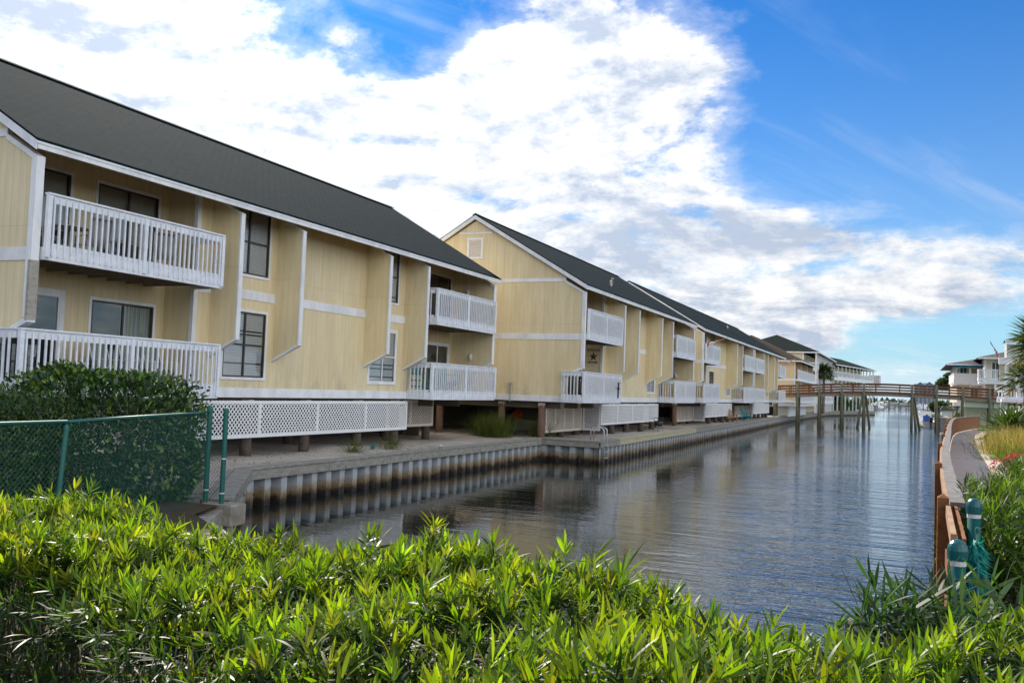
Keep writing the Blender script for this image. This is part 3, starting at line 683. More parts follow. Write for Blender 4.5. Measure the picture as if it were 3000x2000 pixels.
    # windows and doors
    if windows:
        for (o0, o1) in ((6.80, 8.55), (14.20, 15.95)):
            near = o0 < 10
            window(root, F, Y0+o0, Y0+o1, 2.93, 4.78)
            window(root, F, Y0+o0, Y0+o1, .02, 1.86, dark=near)
        window(root, F-1.0, Y0+.75, Y0+2.45, 2.56, 4.62, cols=2, rows=1, blind='shade', name='patio_door'); window(root, F-1.0, Y0+3.25, Y0+5.2, 2.56, 4.62, rows=1, blind='shade', name='patio_door')
        window(root, F-1.0, Y0+.55, Y0+2.35, -.24, 1.76, dark=False, cols=2, rows=1, blind=None, cas=.13, name='patio_door'); window(root, F-1.0, Y0+3.25, Y0+5.22, -.24, 1.76, rows=1, blind='curtain', name='patio_door')
        if recB:
            window(root, F-1.0, Y0+20.1, Y0+22.0, 2.56, 4.6, rows=1, blind=None, name='patio_door'); window(root, F-1.0, Y0+20.1, Y0+22.0, -.24, 1.70, dark=False, rows=1, blind=None, cas=.09, name='patio_door')
    # balconies
    xf = F+WO+.12
    balcony(root, F-1.0, xf, Y0+.20, Y0+5.45, 2.25, side1=True); balcony(root, F-1.0, xf, Y0-.25, Y0+5.5, -.55, side0=True, side1=True)
    if recB: balcony(root, F-1.0, xf, Y0+17.05, Y1-.15, 2.25, side0=True); balcony(root, F-1.0, xf, Y0+16.85, Y1+.05, -.55, side0=True, side1=True)
    # piles and lattice skirt
    if piles:
        for (dx, dy) in [(-.24, 8.25), (-.24, 11.0), (-.24, 14.0), (-.24, 16.5), (-1.2, 17.6), (-1.15, 20.6), (-1.05, .28), (-1.2, 3.2), (-1.2, 5.4), (-3.1, .45), (-6.3, .45), (-3.1, 8.2), (-3.1, 14), (-3.1, 20.5), (-6.3, 14), (-6.3, 20.5), (-3.1, 22.2)]:
            p = MB(); p.tube([(F+dx, Y0+dy, GZ-.3), (F+dx+random.uniform(-.02, .02), Y0+dy, -.72)], [.175, .16], 10); pl = p.build('pile', 'brown_pile_wood' if dy < 1 else 'pile_wood', root, smooth=True)
            c = MB(); c.box(F+dx-.14, F+dx+.14, Y0+dy-.10, Y0+dy+.10, -.80, -.62); c.build('pile_cap', 'lattice_cream', pl)
    lattice_panel(root, 'lattice_skirt', 'clean_white', 'x', F+.03, A1+.05, Y0+16.93, -1.69, -.64)
    lattice_panel(root, 'lattice_skirt', 'lattice_cream', 'x', F-.95, Y0+17.1, Y0+20.8, -1.69, -.62, div=1.9)
    lattice_panel(root, 'lattice_skirt', 'lattice_cream', 'x', F-.95, Y0+.55, A1-.1, -1.97, -.62, div=1.25); lattice_panel(root, 'lattice_skirt', 'clean_white', 'y', A1+.02, F-.93, F-.0, -1.97, -.62, div=1.0)
    if extra: extra(root)
    return root
def lamp(root, x, y, z, ax):
    m = MB(); m.lathe((x, y, z), [(.0, -.14), (.07, -.13), (.085, 0), (.075, .12), (.03, .15), (0, .155)], 12); m.box(x-.035, x+.035, y-.0, y+.08, z-.05, z+.05); m.build('wall_lamp', 'lamp_glass', root, smooth=True)
F1, F2 = -17.2, -14.03
B1 = condo('nearest yellow building with dark shingle roof, slanted wing walls and white lattice skirt on piles', F1, 12.9, extra=lambda r: (lamp(r, F1-.05, 35.2, 1.25, 0), lamp(r, F1-.3, 35.2, 4.0, 0)))
B2 = condo('second yellow building with a white gable vent and a heron on its roof', F2, 38.0, extra=lambda r: lamp(r, F2-.2, 60.3, 1.2, 0))
B3 = condo('third yellow building, with the red and white flag on its balcony', F2, 63.6, wings=(3, 4))
B4 = condo('fourth yellow building in the canal row, last before the wooden footbridge', F2, 87.0, endwing=False)
# weathered bare end of the first building's corner post
m = MB(); m.box(F1+.93-.035, F1+.93+.036, 12.9-.045, 12.9+.165, 1.0, 2.22); o = m.build('weathered_post_end', 'bare_post_wood', B1); 
m = MB(); m.tube([(F2+.06-2.55, 38-.04, -.62), (F2+.06-2.55, 38-.04, .22)], .025, 8); m.box(F2+.06-2.6, F2+.06-2.5, 38-.09, 38-.025, .12, .26); m.build('pipe', 'gray_hull', B2)
m = MB(); m.tube([(F2+.05, 38+8.75, -.65), (F2+.05, 38+8.75, .2)], .03, 8); m.build('pipe', 'gray_hull', B2)

# ------------------------------------------------------------------ foliage
GREENS = [(.150, .225, .010), (.195, .275, .012), (.110, .18, .012), (.25, .30, .016)]
OLDG = [(.024, .060, .012), (.034, .078, .014), (.018, .045, .012)]
def shoots(cx, n_leaf, cone, length, width, cols_new, cols_old, axis=None):
    """whorled shoots: cx (n,3) tips' bases; returns arrays for leaves()"""
    n = len(cx); Pn = []; Dn = []; Ln = []; Wn = []; Bn = []; Tn = []
    ax = axis if axis is not None else norm(np.stack([RNG.normal(0, .36, n), RNG.normal(0, .36, n), np.ones(n)], 1))
    ref = np.tile(np.array([.31, .87, .2]), (n, 1)); a1 = norm(np.cross(ax, ref)); a2 = np.cross(ax, a1)
    tone = pick(cols_new, n, .22); told = pick(cols_old, n, .2); scale = np.exp(RNG.normal(0, .2, n)); ph0 = RNG.uniform(0, 6.28, n)
    for k in range(n_leaf):
        t = k/(n_leaf-1); ph = ph0+k*2.399+RNG.normal(0, .2, n); ang = np.radians(cone[0]+(cone[1]-cone[0])*t)+RNG.normal(0, .14, n)
        rad = a1*np.cos(ph)[:, None]+a2*np.sin(ph)[:, None]; d = ax*np.cos(ang)[:, None]+rad*np.sin(ang)[:, None]
        Pn.append(cx-ax*(length*(.05+1.15*t)*scale)[:, None]*.9+rad*.004); Dn.append(d)
        Ln.append(length*scale*(.62+.45*math.sin(math.pi*min(1, .25+t*.7)))*np.exp(RNG.normal(0, .12, n))); Wn.append(width*np.exp(RNG.normal(0, .15, n))); Bn.append(RNG.normal(.16+.12*t, .09, n))
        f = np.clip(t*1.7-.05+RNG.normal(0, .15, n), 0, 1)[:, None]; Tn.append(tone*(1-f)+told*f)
    return [np.concatenate(q) for q in (Pn, Dn, Ln, Wn, Bn, Tn)]

def hedge():
    root = thing('hedge', 'long bright yellow-green hedge of narrow strap leaves filling the foreground', 'hedge', (-2, 3.6, GZ))
    # plan: a band that runs across the canal head; y limits by x
    bx = [-9.5, -6.1, -4.5, -3.2, -2.3, -1.5, -.6, 0.0, .55, 1.6, 3.5]; back = [4.9, 4.75, 4.65, 4.55, 4.60, 4.40, 3.95, 4.05, 4.75, 5.2, 5.6]; front = [3.6, 3.45, 3.3, 3.05, 2.65, 2.30, 1.95, 1.8, 1.9, 2.2, 2.6]
    top = [-1.00, -1.0, -.99, -.96, -.93, -.93, -.89, -.92, -.93, -.88, -.85]
    def T(x): return np.interp(x, bx, top)
    n = 5200; x = RNG.uniform(-8.2, 2.6, n); t = RNG.uniform(0, 1, n); yb = np.interp(x, bx, back); yf = np.interp(x, bx, front)
    y = yf+(yb-yf)*t; mound = .06*np.sin(x*2.1+y*1.3)+.05*np.sin(x*4.7-y*3.1)
    edge = np.minimum(t, 1-t); drop = np.where(edge < .12, (.12-edge)*1.2, 0)
    z = T(x)+mound-drop+RNG.normal(0, .035, n); z = np.where(RNG.uniform(0, 1, n) < .05, z+RNG.uniform(.03, .12, n), z)
    A = shoots(np.stack([x, y, z], 1), 18, (14, 84), .084, .0128, GREENS, OLDG)
    # face towards the viewer, sparser; its shade is put into darker leaf colours
    n2 = 3000; x2 = RNG.uniform(-8.2, 2.6, n2); h = RNG.uniform(0, 1, n2)**.8; y2 = np.interp(x2, bx, front)-.02-.22*np.sin(h*2.6)+RNG.normal(0, .07, n2); z2 = T(x2)-.04-h*1.15
    ax = norm(np.stack([RNG.normal(0, .35, n2), -1+h*.0+RNG.normal(0, .3, n2), .75+RNG.normal(0, .3, n2)], 1))
    B = shoots(np.stack([x2, y2, z2], 1), 15, (18, 80), .090, .0102, [(.055, .105, .012), (.080, .135, .014), (.045, .085, .012)], OLDG, axis=ax)
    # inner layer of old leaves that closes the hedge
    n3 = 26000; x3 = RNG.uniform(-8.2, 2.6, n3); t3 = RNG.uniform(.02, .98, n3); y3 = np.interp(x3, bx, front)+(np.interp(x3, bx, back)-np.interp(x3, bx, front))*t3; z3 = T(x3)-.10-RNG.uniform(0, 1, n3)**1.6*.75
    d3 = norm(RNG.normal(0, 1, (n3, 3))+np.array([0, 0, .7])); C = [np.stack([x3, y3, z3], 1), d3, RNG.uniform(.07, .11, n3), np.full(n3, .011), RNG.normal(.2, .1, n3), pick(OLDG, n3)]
    Q = [np.concatenate(q) for q in zip(A, B, C)]
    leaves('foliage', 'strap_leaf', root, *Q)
    m = MB()
    for i in range(700):
        xx = random.uniform(-8, 2.4); yf_ = np.interp(xx, bx, front); yy = yf_+random.uniform(-.1, .9)*random.random()*(np.interp(xx, bx, back)-yf_)
        zt = T(xx)-random.uniform(.05, .25); m.tube([(xx+random.gauss(0, .12), yy+random.gauss(0, .1), zt-.9), (xx+random.gauss(0, .04), yy, zt-.35), (xx, yy, zt)], [.008, .006, .003], 4, cap=False)
    for i in range(60):
        xx = -8+10.4*i/59; m.tube([(xx, 3.6, GZ-.1), (xx+random.gauss(0, .1), 3.5, GZ+.5), (xx+random.gauss(0, .2), 3.3, GZ+1.0)], [.025, .018, .01], 5, cap=False)
    m.build('stems', 'bark', root)
hedge()

def blobleaves(boxes, n, L, Wd, cols, colsold, outward=1.0, shell=.75):
    """leaf points on the outside of a union of ellipsoids (cx,cy,cz,rx,ry,rz,power)"""
    out = []
    vol = np.array([(b[3]*b[4]+b[3]*b[5]+b[4]*b[5]) for b in boxes]); share = (vol/vol.sum()*n*1.6).astype(int)
    for b, k in zip(boxes, share):
        d = norm(RNG.normal(0, 1, (k, 3))); pw = b[6] if len(b) > 6 else 2.0
        s = (np.abs(d)**pw).sum(1)**(-1/pw); r = shell+(1-shell)*RNG.uniform(0, 1, k)**.6+RNG.normal(0, .03, k)
        p = d*(s*r)[:, None]*np.array(b[3:6])+np.array(b[:3]); nrm = norm(d/np.array(b[3:6])); keep = np.ones(k, bool)
        for c in boxes:
            if c is b: continue
            q = np.abs((p-np.array(c[:3]))/np.array(c[3:6])); pc = c[6] if len(c) > 6 else 2.0; keep &= (q**pc).sum(1) > .55
        keep &= p[:, 2] > GZ+.02
        out.append((p[keep], nrm[keep], r[keep]))
    p = np.concatenate([o[0] for o in out]); nr = np.concatenate([o[1] for o in out]); rr = np.concatenate([o[2] for o in out]); k = len(p)
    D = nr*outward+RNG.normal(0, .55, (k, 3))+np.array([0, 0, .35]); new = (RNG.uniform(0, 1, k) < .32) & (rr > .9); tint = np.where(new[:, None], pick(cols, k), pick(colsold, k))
    return [p, D, L*np.exp(RNG.normal(0, .22, k)), Wd*np.exp(RNG.normal(0, .2, k)), RNG.normal(.15, .15, k), tint]
OVAL = ((0, .25), (.25, .9), (.6, 1.0), (1.0, 0))
def bush(name, label, cat, boxes, n, L, Wd, cols, old, mat='waxy_leaf', stems=8, prof=OVAL, group=None, outward=1.0, shell=.75):
    c = boxes[0]; root = thing(name, label, cat, (c[0], c[1], GZ), group)
    leaves('foliage', mat, root, *blobleaves(boxes, n, L, Wd, cols, old, outward, shell), prof=prof)
    m = MB()
    for i in range(stems):
        b = random.choice(boxes); x, y = b[0]+random.uniform(-.5, .5)*b[3], b[1]+random.uniform(-.5, .5)*b[4]; zt = b[2]+b[5]*.5
        m.tube([(x*.7+c[0]*.3, y*.7+c[1]*.3, GZ-.05), (x, y, (GZ+zt)/2), (x+random.uniform(-.3, .3)*b[3], y+random.uniform(-.3, .3)*b[4], zt)], [.035, .025, .01], 5, cap=False)
    m.build('stems', 'bark', root); return root
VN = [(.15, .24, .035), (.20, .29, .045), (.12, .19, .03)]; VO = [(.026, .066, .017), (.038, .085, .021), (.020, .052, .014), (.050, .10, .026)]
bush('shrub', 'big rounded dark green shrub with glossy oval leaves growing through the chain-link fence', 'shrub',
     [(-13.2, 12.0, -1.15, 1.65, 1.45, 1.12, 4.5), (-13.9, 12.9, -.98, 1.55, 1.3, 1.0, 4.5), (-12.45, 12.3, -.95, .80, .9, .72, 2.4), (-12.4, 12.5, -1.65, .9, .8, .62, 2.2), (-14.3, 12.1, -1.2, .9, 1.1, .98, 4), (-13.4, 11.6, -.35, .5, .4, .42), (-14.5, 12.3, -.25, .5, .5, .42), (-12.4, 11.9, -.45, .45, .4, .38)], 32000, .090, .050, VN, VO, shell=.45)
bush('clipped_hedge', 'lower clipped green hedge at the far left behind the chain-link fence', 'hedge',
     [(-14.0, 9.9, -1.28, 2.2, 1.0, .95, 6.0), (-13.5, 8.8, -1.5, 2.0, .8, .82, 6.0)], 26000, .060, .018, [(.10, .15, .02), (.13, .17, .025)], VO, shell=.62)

def grass_clump(name, label, cat, c, r, h, n, cols, mat='dry_grass', w=.008, group=None, droop=.5, spread=.6):
    root = tag(None or leaves(name, mat, None, *([np.stack([c[0]+RNG.normal(0, r*.35, n), c[1]+RNG.normal(0, r*.35, n), np.full(n, c[2])], 1),
        np.stack([RNG.normal(0, spread, n), RNG.normal(0, spread, n), np.ones(n)], 1), h*RNG.uniform(.55, 1.1, n), np.full(n, w), RNG.normal(droop, .2, n), pick(cols, n)]), prof=((0, .7), (.35, 1), (.7, .7), (1, 0))), label, cat, group)
    return root
GR = [(.07, .11, .02), (.10, .14, .03), (.13, .13, .05)]
grass_clump('grass_tuft', 'bushy clump of fine green grass on the sand between the first two buildings', 'grass clump', (-16.95, 37.1, GZ), 1.0, 1.25, 1500, GR, w=.012, spread=.42, droop=.35)
grass_clump('grass_tuft', 'tall thin green grass beside the wooden pile under the second building', 'grass clump', (-15.4, 38.9, GZ), .7, 1.25, 350, GR, w=.011, spread=.28, droop=.3)
for i, (x, y, k, hh, wd) in enumerate([(-16.0, 24.6, 160, .55, 'first pile'), (-15.9, 26.6, 150, .6, 'third pile')]):
    grass_clump('weed_tuft', 'small weed tuft on the sand near the %s of the nearest building' % ('second pile' if i == 0 else 'third pile'), 'weed', (x, y, GZ), .5, hh, k, GR, w=.009)
o = leaves('sand_weeds', 'dry_grass', None, np.stack([RNG.uniform(-17.4, -15.2, 700), RNG.uniform(19, 29, 700), np.full(700, GZ)], 1), np.stack([RNG.normal(0, 1, 700), RNG.normal(0, 1, 700), np.full(700, .5)], 1), RNG.uniform(.05, .16, 700), np.full(700, .012), RNG.normal(.3, .2, 700), pick(GR, 700)); tag(o, 'scattered low weeds on the shaded sand along the nearest building', 'weeds', kind='stuff')
kk = 900
o = leaves('fallen_leaves', 'dry_grass', None, np.stack([RNG.uniform(-13.6, -11.2, kk), RNG.uniform(12.4, 14.2, kk), np.full(kk, GZ+.03)], 1), RNG.normal(0, 1, (kk, 3))*np.array([1, 1, .1]), np.full(kk, .05), np.full(kk, .028), np.zeros(kk), pick([(.12, .05, .02), (.16, .09, .04), (.07, .05, .03)], kk)); tag(o, 'brown fallen leaves under the dark shrub by the fence', 'leaf litter', kind='stuff')

# ------------------------------------------------------------------ green chain-link fence
def clfence():
    root = thing('chain_link_fence', 'green chain-link fence with green posts in front of the dark shrub', 'fence', (-9.7, 8.3, GZ))
    line = [(-9.35, 5.2), (-9.68, 8.33), (-11.38, 12.80)]; zt = -.63
    def post(x, y, z1, r, lean=(0, 0), bands=()):
        m = MB(); m.tube([(x, y, GZ-.1), (x+lean[0], y+lean[1], z1)], r, 12, 0); m.lathe((x+lean[0], y+lean[1], z1), [(r*1.12, -.02), (r*1.12, .02), (r*.9, .05), (r*.4, .07), (0, .075)], 12, 0)
        for b in bands: m.lathe((x, y, b), [(r*1.06, -.012), (r*1.08, .012)], 12, 1)
        m.build('fence_post', ['green_vinyl', 'band_white'], root, smooth=False)
    post(-9.35, 5.2, zt, .03); post(-9.60, 8.15, zt-.1, .03, (-.06, .16)); post(-11.38, 12.80, -.585, .048, (0, 0), (-2.0,)); post(-10.95, 12.72, -.60, .044, (0, 0), (-1.42, -2.02))
    m = MB()
    for p, q in zip(line, line[1:]): m.tube([(*p, zt), (*q, zt)], .022, 8)
    m.build('top_rail', 'green_vinyl', root, smooth=True)
    m = MB(); s = .066; r = .0020
    segs = [(line[0], line[1], zt-.0), (line[1], line[2], zt-.0), ((-11.38, 12.8), (-10.95, 12.72), zt-.12)]
    for p, q, zz in segs:
        p = Vector(p); q = Vector(q); L = (q-p).length; d = (q-p)/L; H = zz-GZ-.02
        for sg in (1, -1):
            k = -H if sg == 1 else 0
            while k < (L if sg == 1 else L+H):
                if sg == 1: t0 = max(0, -k); t1 = min(H, L-k)
                else: t0 = max(0, k-L); t1 = min(H, k)
                if t1-t0 > .03:
                    a0, a1 = k+sg*t0, k+sg*t1; bow = .012*math.sin(k*2.1)
                    A = (p.x+d.x*a0+bow, p.y+d.y*a0, GZ+.02+t0); Bq = (p.x+d.x*a1+bow, p.y+d.y*a1, GZ+.02+t1); m.tube([A, Bq], r, 3, cap=False)
                k += s*1.414*.85
    m.build('wire_mesh', 'green_vinyl', root)
clfence()

# ------------------------------------------------------------------ wooden boardwalk on the right bank
DZ = -1.82; CZ = -.83
def off_line(pts, e):
    out = []
    for i, p in enumerate(pts):
        a = Vector(pts[max(0, i-1)]); b = Vector(pts[min(len(pts)-1, i+1)]); d = (b-a).normalized(); out.append((p[0]+d.y*e, p[1]-d.x*e))
    return out
BW = [(.30, 6.6), (.34, 8.7), (.385, 11), (.46, 14.3), (.59, 18.5), (.80, 23.5), (1.08, 30), (1.40, 38), (1.80, 47), (2.30, 57), (2.78, 64), (3.35, 69), (4.3, 75.5), (5.3, 82)]
m = MB(); i0 = off_line(BW, -.02); i1 = off_line(BW, 1.60)
for k in range(3, len(BW)-1): m.add([(*i0[k], DZ), (*i1[k], DZ), (*i1[k+1], DZ), (*i0[k+1], DZ), (*i0[k], DZ-.05), (*i1[k], DZ-.05), (*i1[k+1], DZ-.05), (*i0[k+1], DZ-.05)], [(0, 1, 2, 3), (0, 4, 5, 1), (3, 2, 6, 7), (0, 3, 7, 4), (1, 5, 6, 2)])
tag(m.build('boardwalk', 'deck_board'), kind='structure')
def bw_rail():
    root = thing('boardwalk_railing', 'orange brown boarded railing with a wide flat cap along the boardwalk', 'railing', (.4, 9, DZ))
    ic = off_line(BW, .0)
    w = MB(); a, b = off_line(BW, .035), off_line(BW, .055)
    n = 0
    for k in range(len(BW)-1):
        p, q = Vector(ic[k]), Vector(ic[k+1]); L = (q-p).length; c = max(1, int(L/.145)) if p.y > 40 or True else 1; d = (q-p)/L
        for j in range(c):
            s0 = p+d*(L*j/c+.002); s1 = p+d*(L*(j+1)/c-.002); e = random.uniform(-.002, .002); w.beam((s0.x+.05+e, s0.y, (DZ+.04+CZ-.03)/2), (s1.x+.05+e, s1.y, (DZ+.04+CZ-.03)/2), .022, CZ-.03-DZ-.04)
    w.build('board_infill', 'orange_wood', root)
    c = MB(); p0, p1 = off_line(BW, .004), off_line(BW, .125)
    for k in range(1, len(BW)-1):
        c.add([(*p0[k], CZ), (*p1[k], CZ), (*p1[k+1], CZ), (*p0[k+1], CZ), (*p0[k], CZ-.04), (*p1[k], CZ-.04), (*p1[k+1], CZ-.04), (*p0[k+1], CZ-.04)], [(0, 1, 2, 3), (7, 6, 5, 4), (0, 4, 5, 1), (3, 2, 6, 7), (0, 3, 7, 4), (1, 5, 6, 2)])
    c.build('cap_rail', 'weathered_cap', root)
    sb = MB(); f0, f1 = off_line(BW, -.014), off_line(BW, -.064)
    for k in range(len(BW)-1): sb.beam((*f0[k], CZ-.05), (*f0[k+1], CZ-.05), .035, .09)
    sb.build('edge_strip', 'natural_cedar', root)
    for t, y in enumerate([8.5, 13.3, 20, 26, 32, 38, 44, 50, 56, 62, 67]):
        x = np.interp(y, [p[1] for p in BW], [p[0] for p in BW])-.05; pb = MB(); pb.box(x-.043, x+.043, y-.05, y+.05, WZ-.5, CZ+.05, 0); pb.add([(x-.043, y-.05, CZ+.05), (x+.043, y-.05, CZ+.05), (x+.043, y+.05, CZ+.05), (x-.043, y+.05, CZ+.05), (x, y, CZ+.085)], [(0, 1, 4), (1, 2, 4), (2, 3, 4), (3, 0, 4)])
        pb.build('rail_post', 'orange_wood', root)
    s = MB()
    for z in (-1.25, -1.62): 
        f0 = off_line(BW, -.015)
        for k in range(len(BW)-1): s.beam((*f0[k], z), (*f0[k+1], z), .035, .13)
    s.build('outer_board', 'orange_wood', root)
bw_rail()
# teal bollards with netting
def bollard(x, y, z1, label):
    root = thing('bollard', label, 'bollard', (x, y, GZ), 'teal capped posts beside the boardwalk'); m = MB(); m.tube([(x, y, GZ-.1), (x, y, z1-.06)], .044, 14); m.build('shaft', 'teal_shaft', root, smooth=True)
    m = MB(); m.lathe((x, y, z1-.06), [(.046, -.052), (.054, -.05), (.055, 0), (.051, .022), (.042, .040), (.030, .052), (.016, .059), (0, .061)], 16); m.build('dome_cap', 'teal_cap', root)
    m = MB(); m.lathe((x, y, z1-.13), [(.047, -.014), (.048, .014)], 14); m.build('band', 'band_white', root); return root
bollard(.46, 7.55, -.68, 'taller teal post with a shiny dome cap standing beside the boardwalk railing')
bollard(.27, 5.75, -.755, 'nearer and shorter teal post with a dome cap among the hedge leaves')
def netpole():
    root = thing('netting', 'teal fishing net wrapped round a pole leaning between the two capped posts', 'netting', (.42, 6.6, GZ))
    m = MB(); m.tube([(.40, 6.0, GZ+.1), (.435, 6.75, -.82)], .010, 10); m.lathe((.435, 6.75, -.84), [(.017, -.03), (.018, .03), (.015, .042), (0, .046)], 10); m.build('pole', 'green_vinyl', root)
    n = 2600; t = RNG.uniform(0, 1, n)**.8; ph = RNG.uniform(0, 6.28, n); rad = .026+.07*t
    ctr = np.stack([.435-.02*t, 6.72-.25*t, -.87-t*.85], 1); Pn = ctr+np.stack([np.cos(ph)*rad, np.sin(ph)*rad, np.zeros(n)], 1); D = np.stack([-np.sin(ph)*.55, np.cos(ph)*.55, RNG.normal(0, .5, n)-.9], 1)
    leaves('net', 'waxy_leaf', root, Pn, D, RNG.uniform(.05, .12, n), np.full(n, .007), RNG.normal(0, .3, n), pick([(.01, .33, .34), (.04, .52, .50), (.008, .20, .21)], n), prof=((0, 1), (.5, 1), (1, 0)))
netpole()
m = MB(); m.box(-.275, -.21, 4.95, 5.02, GZ, -1.10); tag(m.build('wood_stake', 'weathered_cap', bevel=.01), 'short wooden stake top showing behind the hedge near the water', 'stake')
# planting on the right
def straps(name, label, cat, pts, n_leaf, cone, L, Wd, new, old, mat='strap_leaf', group=None, axis=None, stems=None):
    root = thing(name, label, cat, (float(pts[:, 0].mean()), float(pts[:, 1].mean()), GZ), group); leaves('foliage', mat, root, *shoots(pts, n_leaf, cone, L, Wd, new, old, axis))
    m = MB()
    for p in pts[:: max(1, len(pts)//40)]: m.tube([(p[0]*.6+root.location.x*.4, p[1]*.6+root.location.y*.4, GZ), (p[0], p[1], p[2]-.05)], [.012, .005], 4, cap=False)
    m.build('stems', 'bark', root); return root
n = 90; pts = np.stack([RNG.uniform(-.20, .42, n), RNG.uniform(4.5, 5.4, n), RNG.uniform(-1.25, -.88, n)], 1)
straps('oleander', 'dark oleander with long stiff leaves reaching over the hedge beside the teal posts', 'shrub', pts, 10, (20, 85), .17, .020, [(.03, .075, .02), (.05, .10, .03)], [(.015, .04, .012), (.022, .05, .018)],
       axis=norm(np.stack([RNG.normal(-.2, .6, n), RNG.normal(0, .5, n), np.full(n, .7)], 1)))
n = 2600; th = RNG.uniform(0, 6.28, n); rr = np.sqrt(RNG.uniform(0, 1, n)); px = 1.85+1.45*rr*np.cos(th); py = 9.9+3.2*rr*np.sin(th); pz = -.70-.6*rr**4-.1*np.sin(px*3)+RNG.normal(0, .09, n)+.12*np.sin(py*1.7)
side = RNG.uniform(0, 1, n) < .45; px = np.where(side, 1.85+1.5*np.cos(th), px); py = np.where(side, 9.9+3.3*np.sin(th), py); pz = np.where(side, RNG.uniform(-2.0, -1.0, n), pz)
k9 = 240; px[:k9] = RNG.uniform(.50, .95, k9); py[:k9] = RNG.uniform(7.7, 10.5, k9); pz[:k9] = RNG.uniform(-1.5, -.72, k9)
straps('podocarpus_bush', 'rounded green bush with narrow leaves beside the boardwalk deck on the right', 'bush', np.stack([px, py, pz], 1), 15, (15, 80), .11, .0135, [(.065, .115, .014), (.095, .15, .016), (.05, .09, .012)], OLDG)
n = 260; straps('podocarpus_bush', 'near bush of narrow leaves at the right edge behind the teal posts', 'bush', np.stack([RNG.uniform(.72, 1.9, n), RNG.uniform(5.2, 7.6, n), RNG.uniform(-1.75, -.98, n)], 1), 15, (15, 80), .11, .013, [(.07, .12, .014), (.10, .16, .016)], OLDG)
TAN = [(.30, .22, .11), (.36, .27, .15), (.22, .17, .08), (.16, .17, .06)]
for i, (x, y) in enumerate([(3.8, 42), (4.7, 43), (3.65, 39), (4.6, 39.5), (4.5, 36.5), (5.3, 41)]):
    grass_clump('plume_grass', 'feathery tan ornamental grasses massed beside the boardwalk below the palms', 'ornamental grass', (x, y, GZ+.1), 1.4, 1.45, 900, TAN, w=.016, group='tan grasses by the boardwalk', spread=.33, droop=.3)
for i, (x, y) in enumerate([(3.3, 35.0), (4.2, 34.5), (2.55, 24.0)]):
    grass_clump('strap_grass', 'clumps of mid green strappy grass in front of the tan grasses', 'ornamental grass', (x, y, GZ+.05), 1.2, 1.0, 700, [(.09, .14, .03), (.12, .17, .04)], w=.016, group='green grasses by the boardwalk', spread=.45, droop=.45)
def flowers(x, y, r, label):
    root = thing('flower_bush', label, 'flowering bush', (x, y, GZ)); n = 1400; th = RNG.uniform(0, 6.28, n); q = np.sqrt(RNG.uniform(0, 1, n)); p = np.stack([x+r*q*np.cos(th), y+r*1.6*q*np.sin(th), GZ+.1+.65*(1-q**3)*RNG.uniform(.5, 1, n)], 1)
    leaves('foliage', 'waxy_leaf', root, p, RNG.normal(0, 1, (n, 3))+np.array([0, 0, .6]), np.full(n, .09), np.full(n, .03), np.full(n, .1), pick([(.10, .07, .04), (.06, .08, .025), (.13, .08, .05)], n), prof=OVAL)
    n = 420; th = RNG.uniform(0, 6.28, n); q = np.sqrt(RNG.uniform(0, 1, n)); cl = .5+.5*np.sin(th*3+q*5); k = cl > .68; p = np.stack([x+r*q*np.cos(th), y+r*1.6*q*np.sin(th), GZ+.2+.68*(1-q**3)], 1)[k]; n = len(p)
    P5 = np.repeat(p, 5, 0); D5 = RNG.normal(0, 1, (n*5, 3))+np.array([0, -.3, .4]); leaves('blossom', 'petal', root, P5, D5, np.full(n*5, .040), np.full(n*5, .034), np.full(n*5, .1), pick([(.50, .045, .16), (.60, .09, .24), (.45, .03, .14)], n*5, .1), prof=OVAL)
flowers(2.95, 29.5, .95, 'low bush with bright pink blossoms at the right edge below the tan grasses')

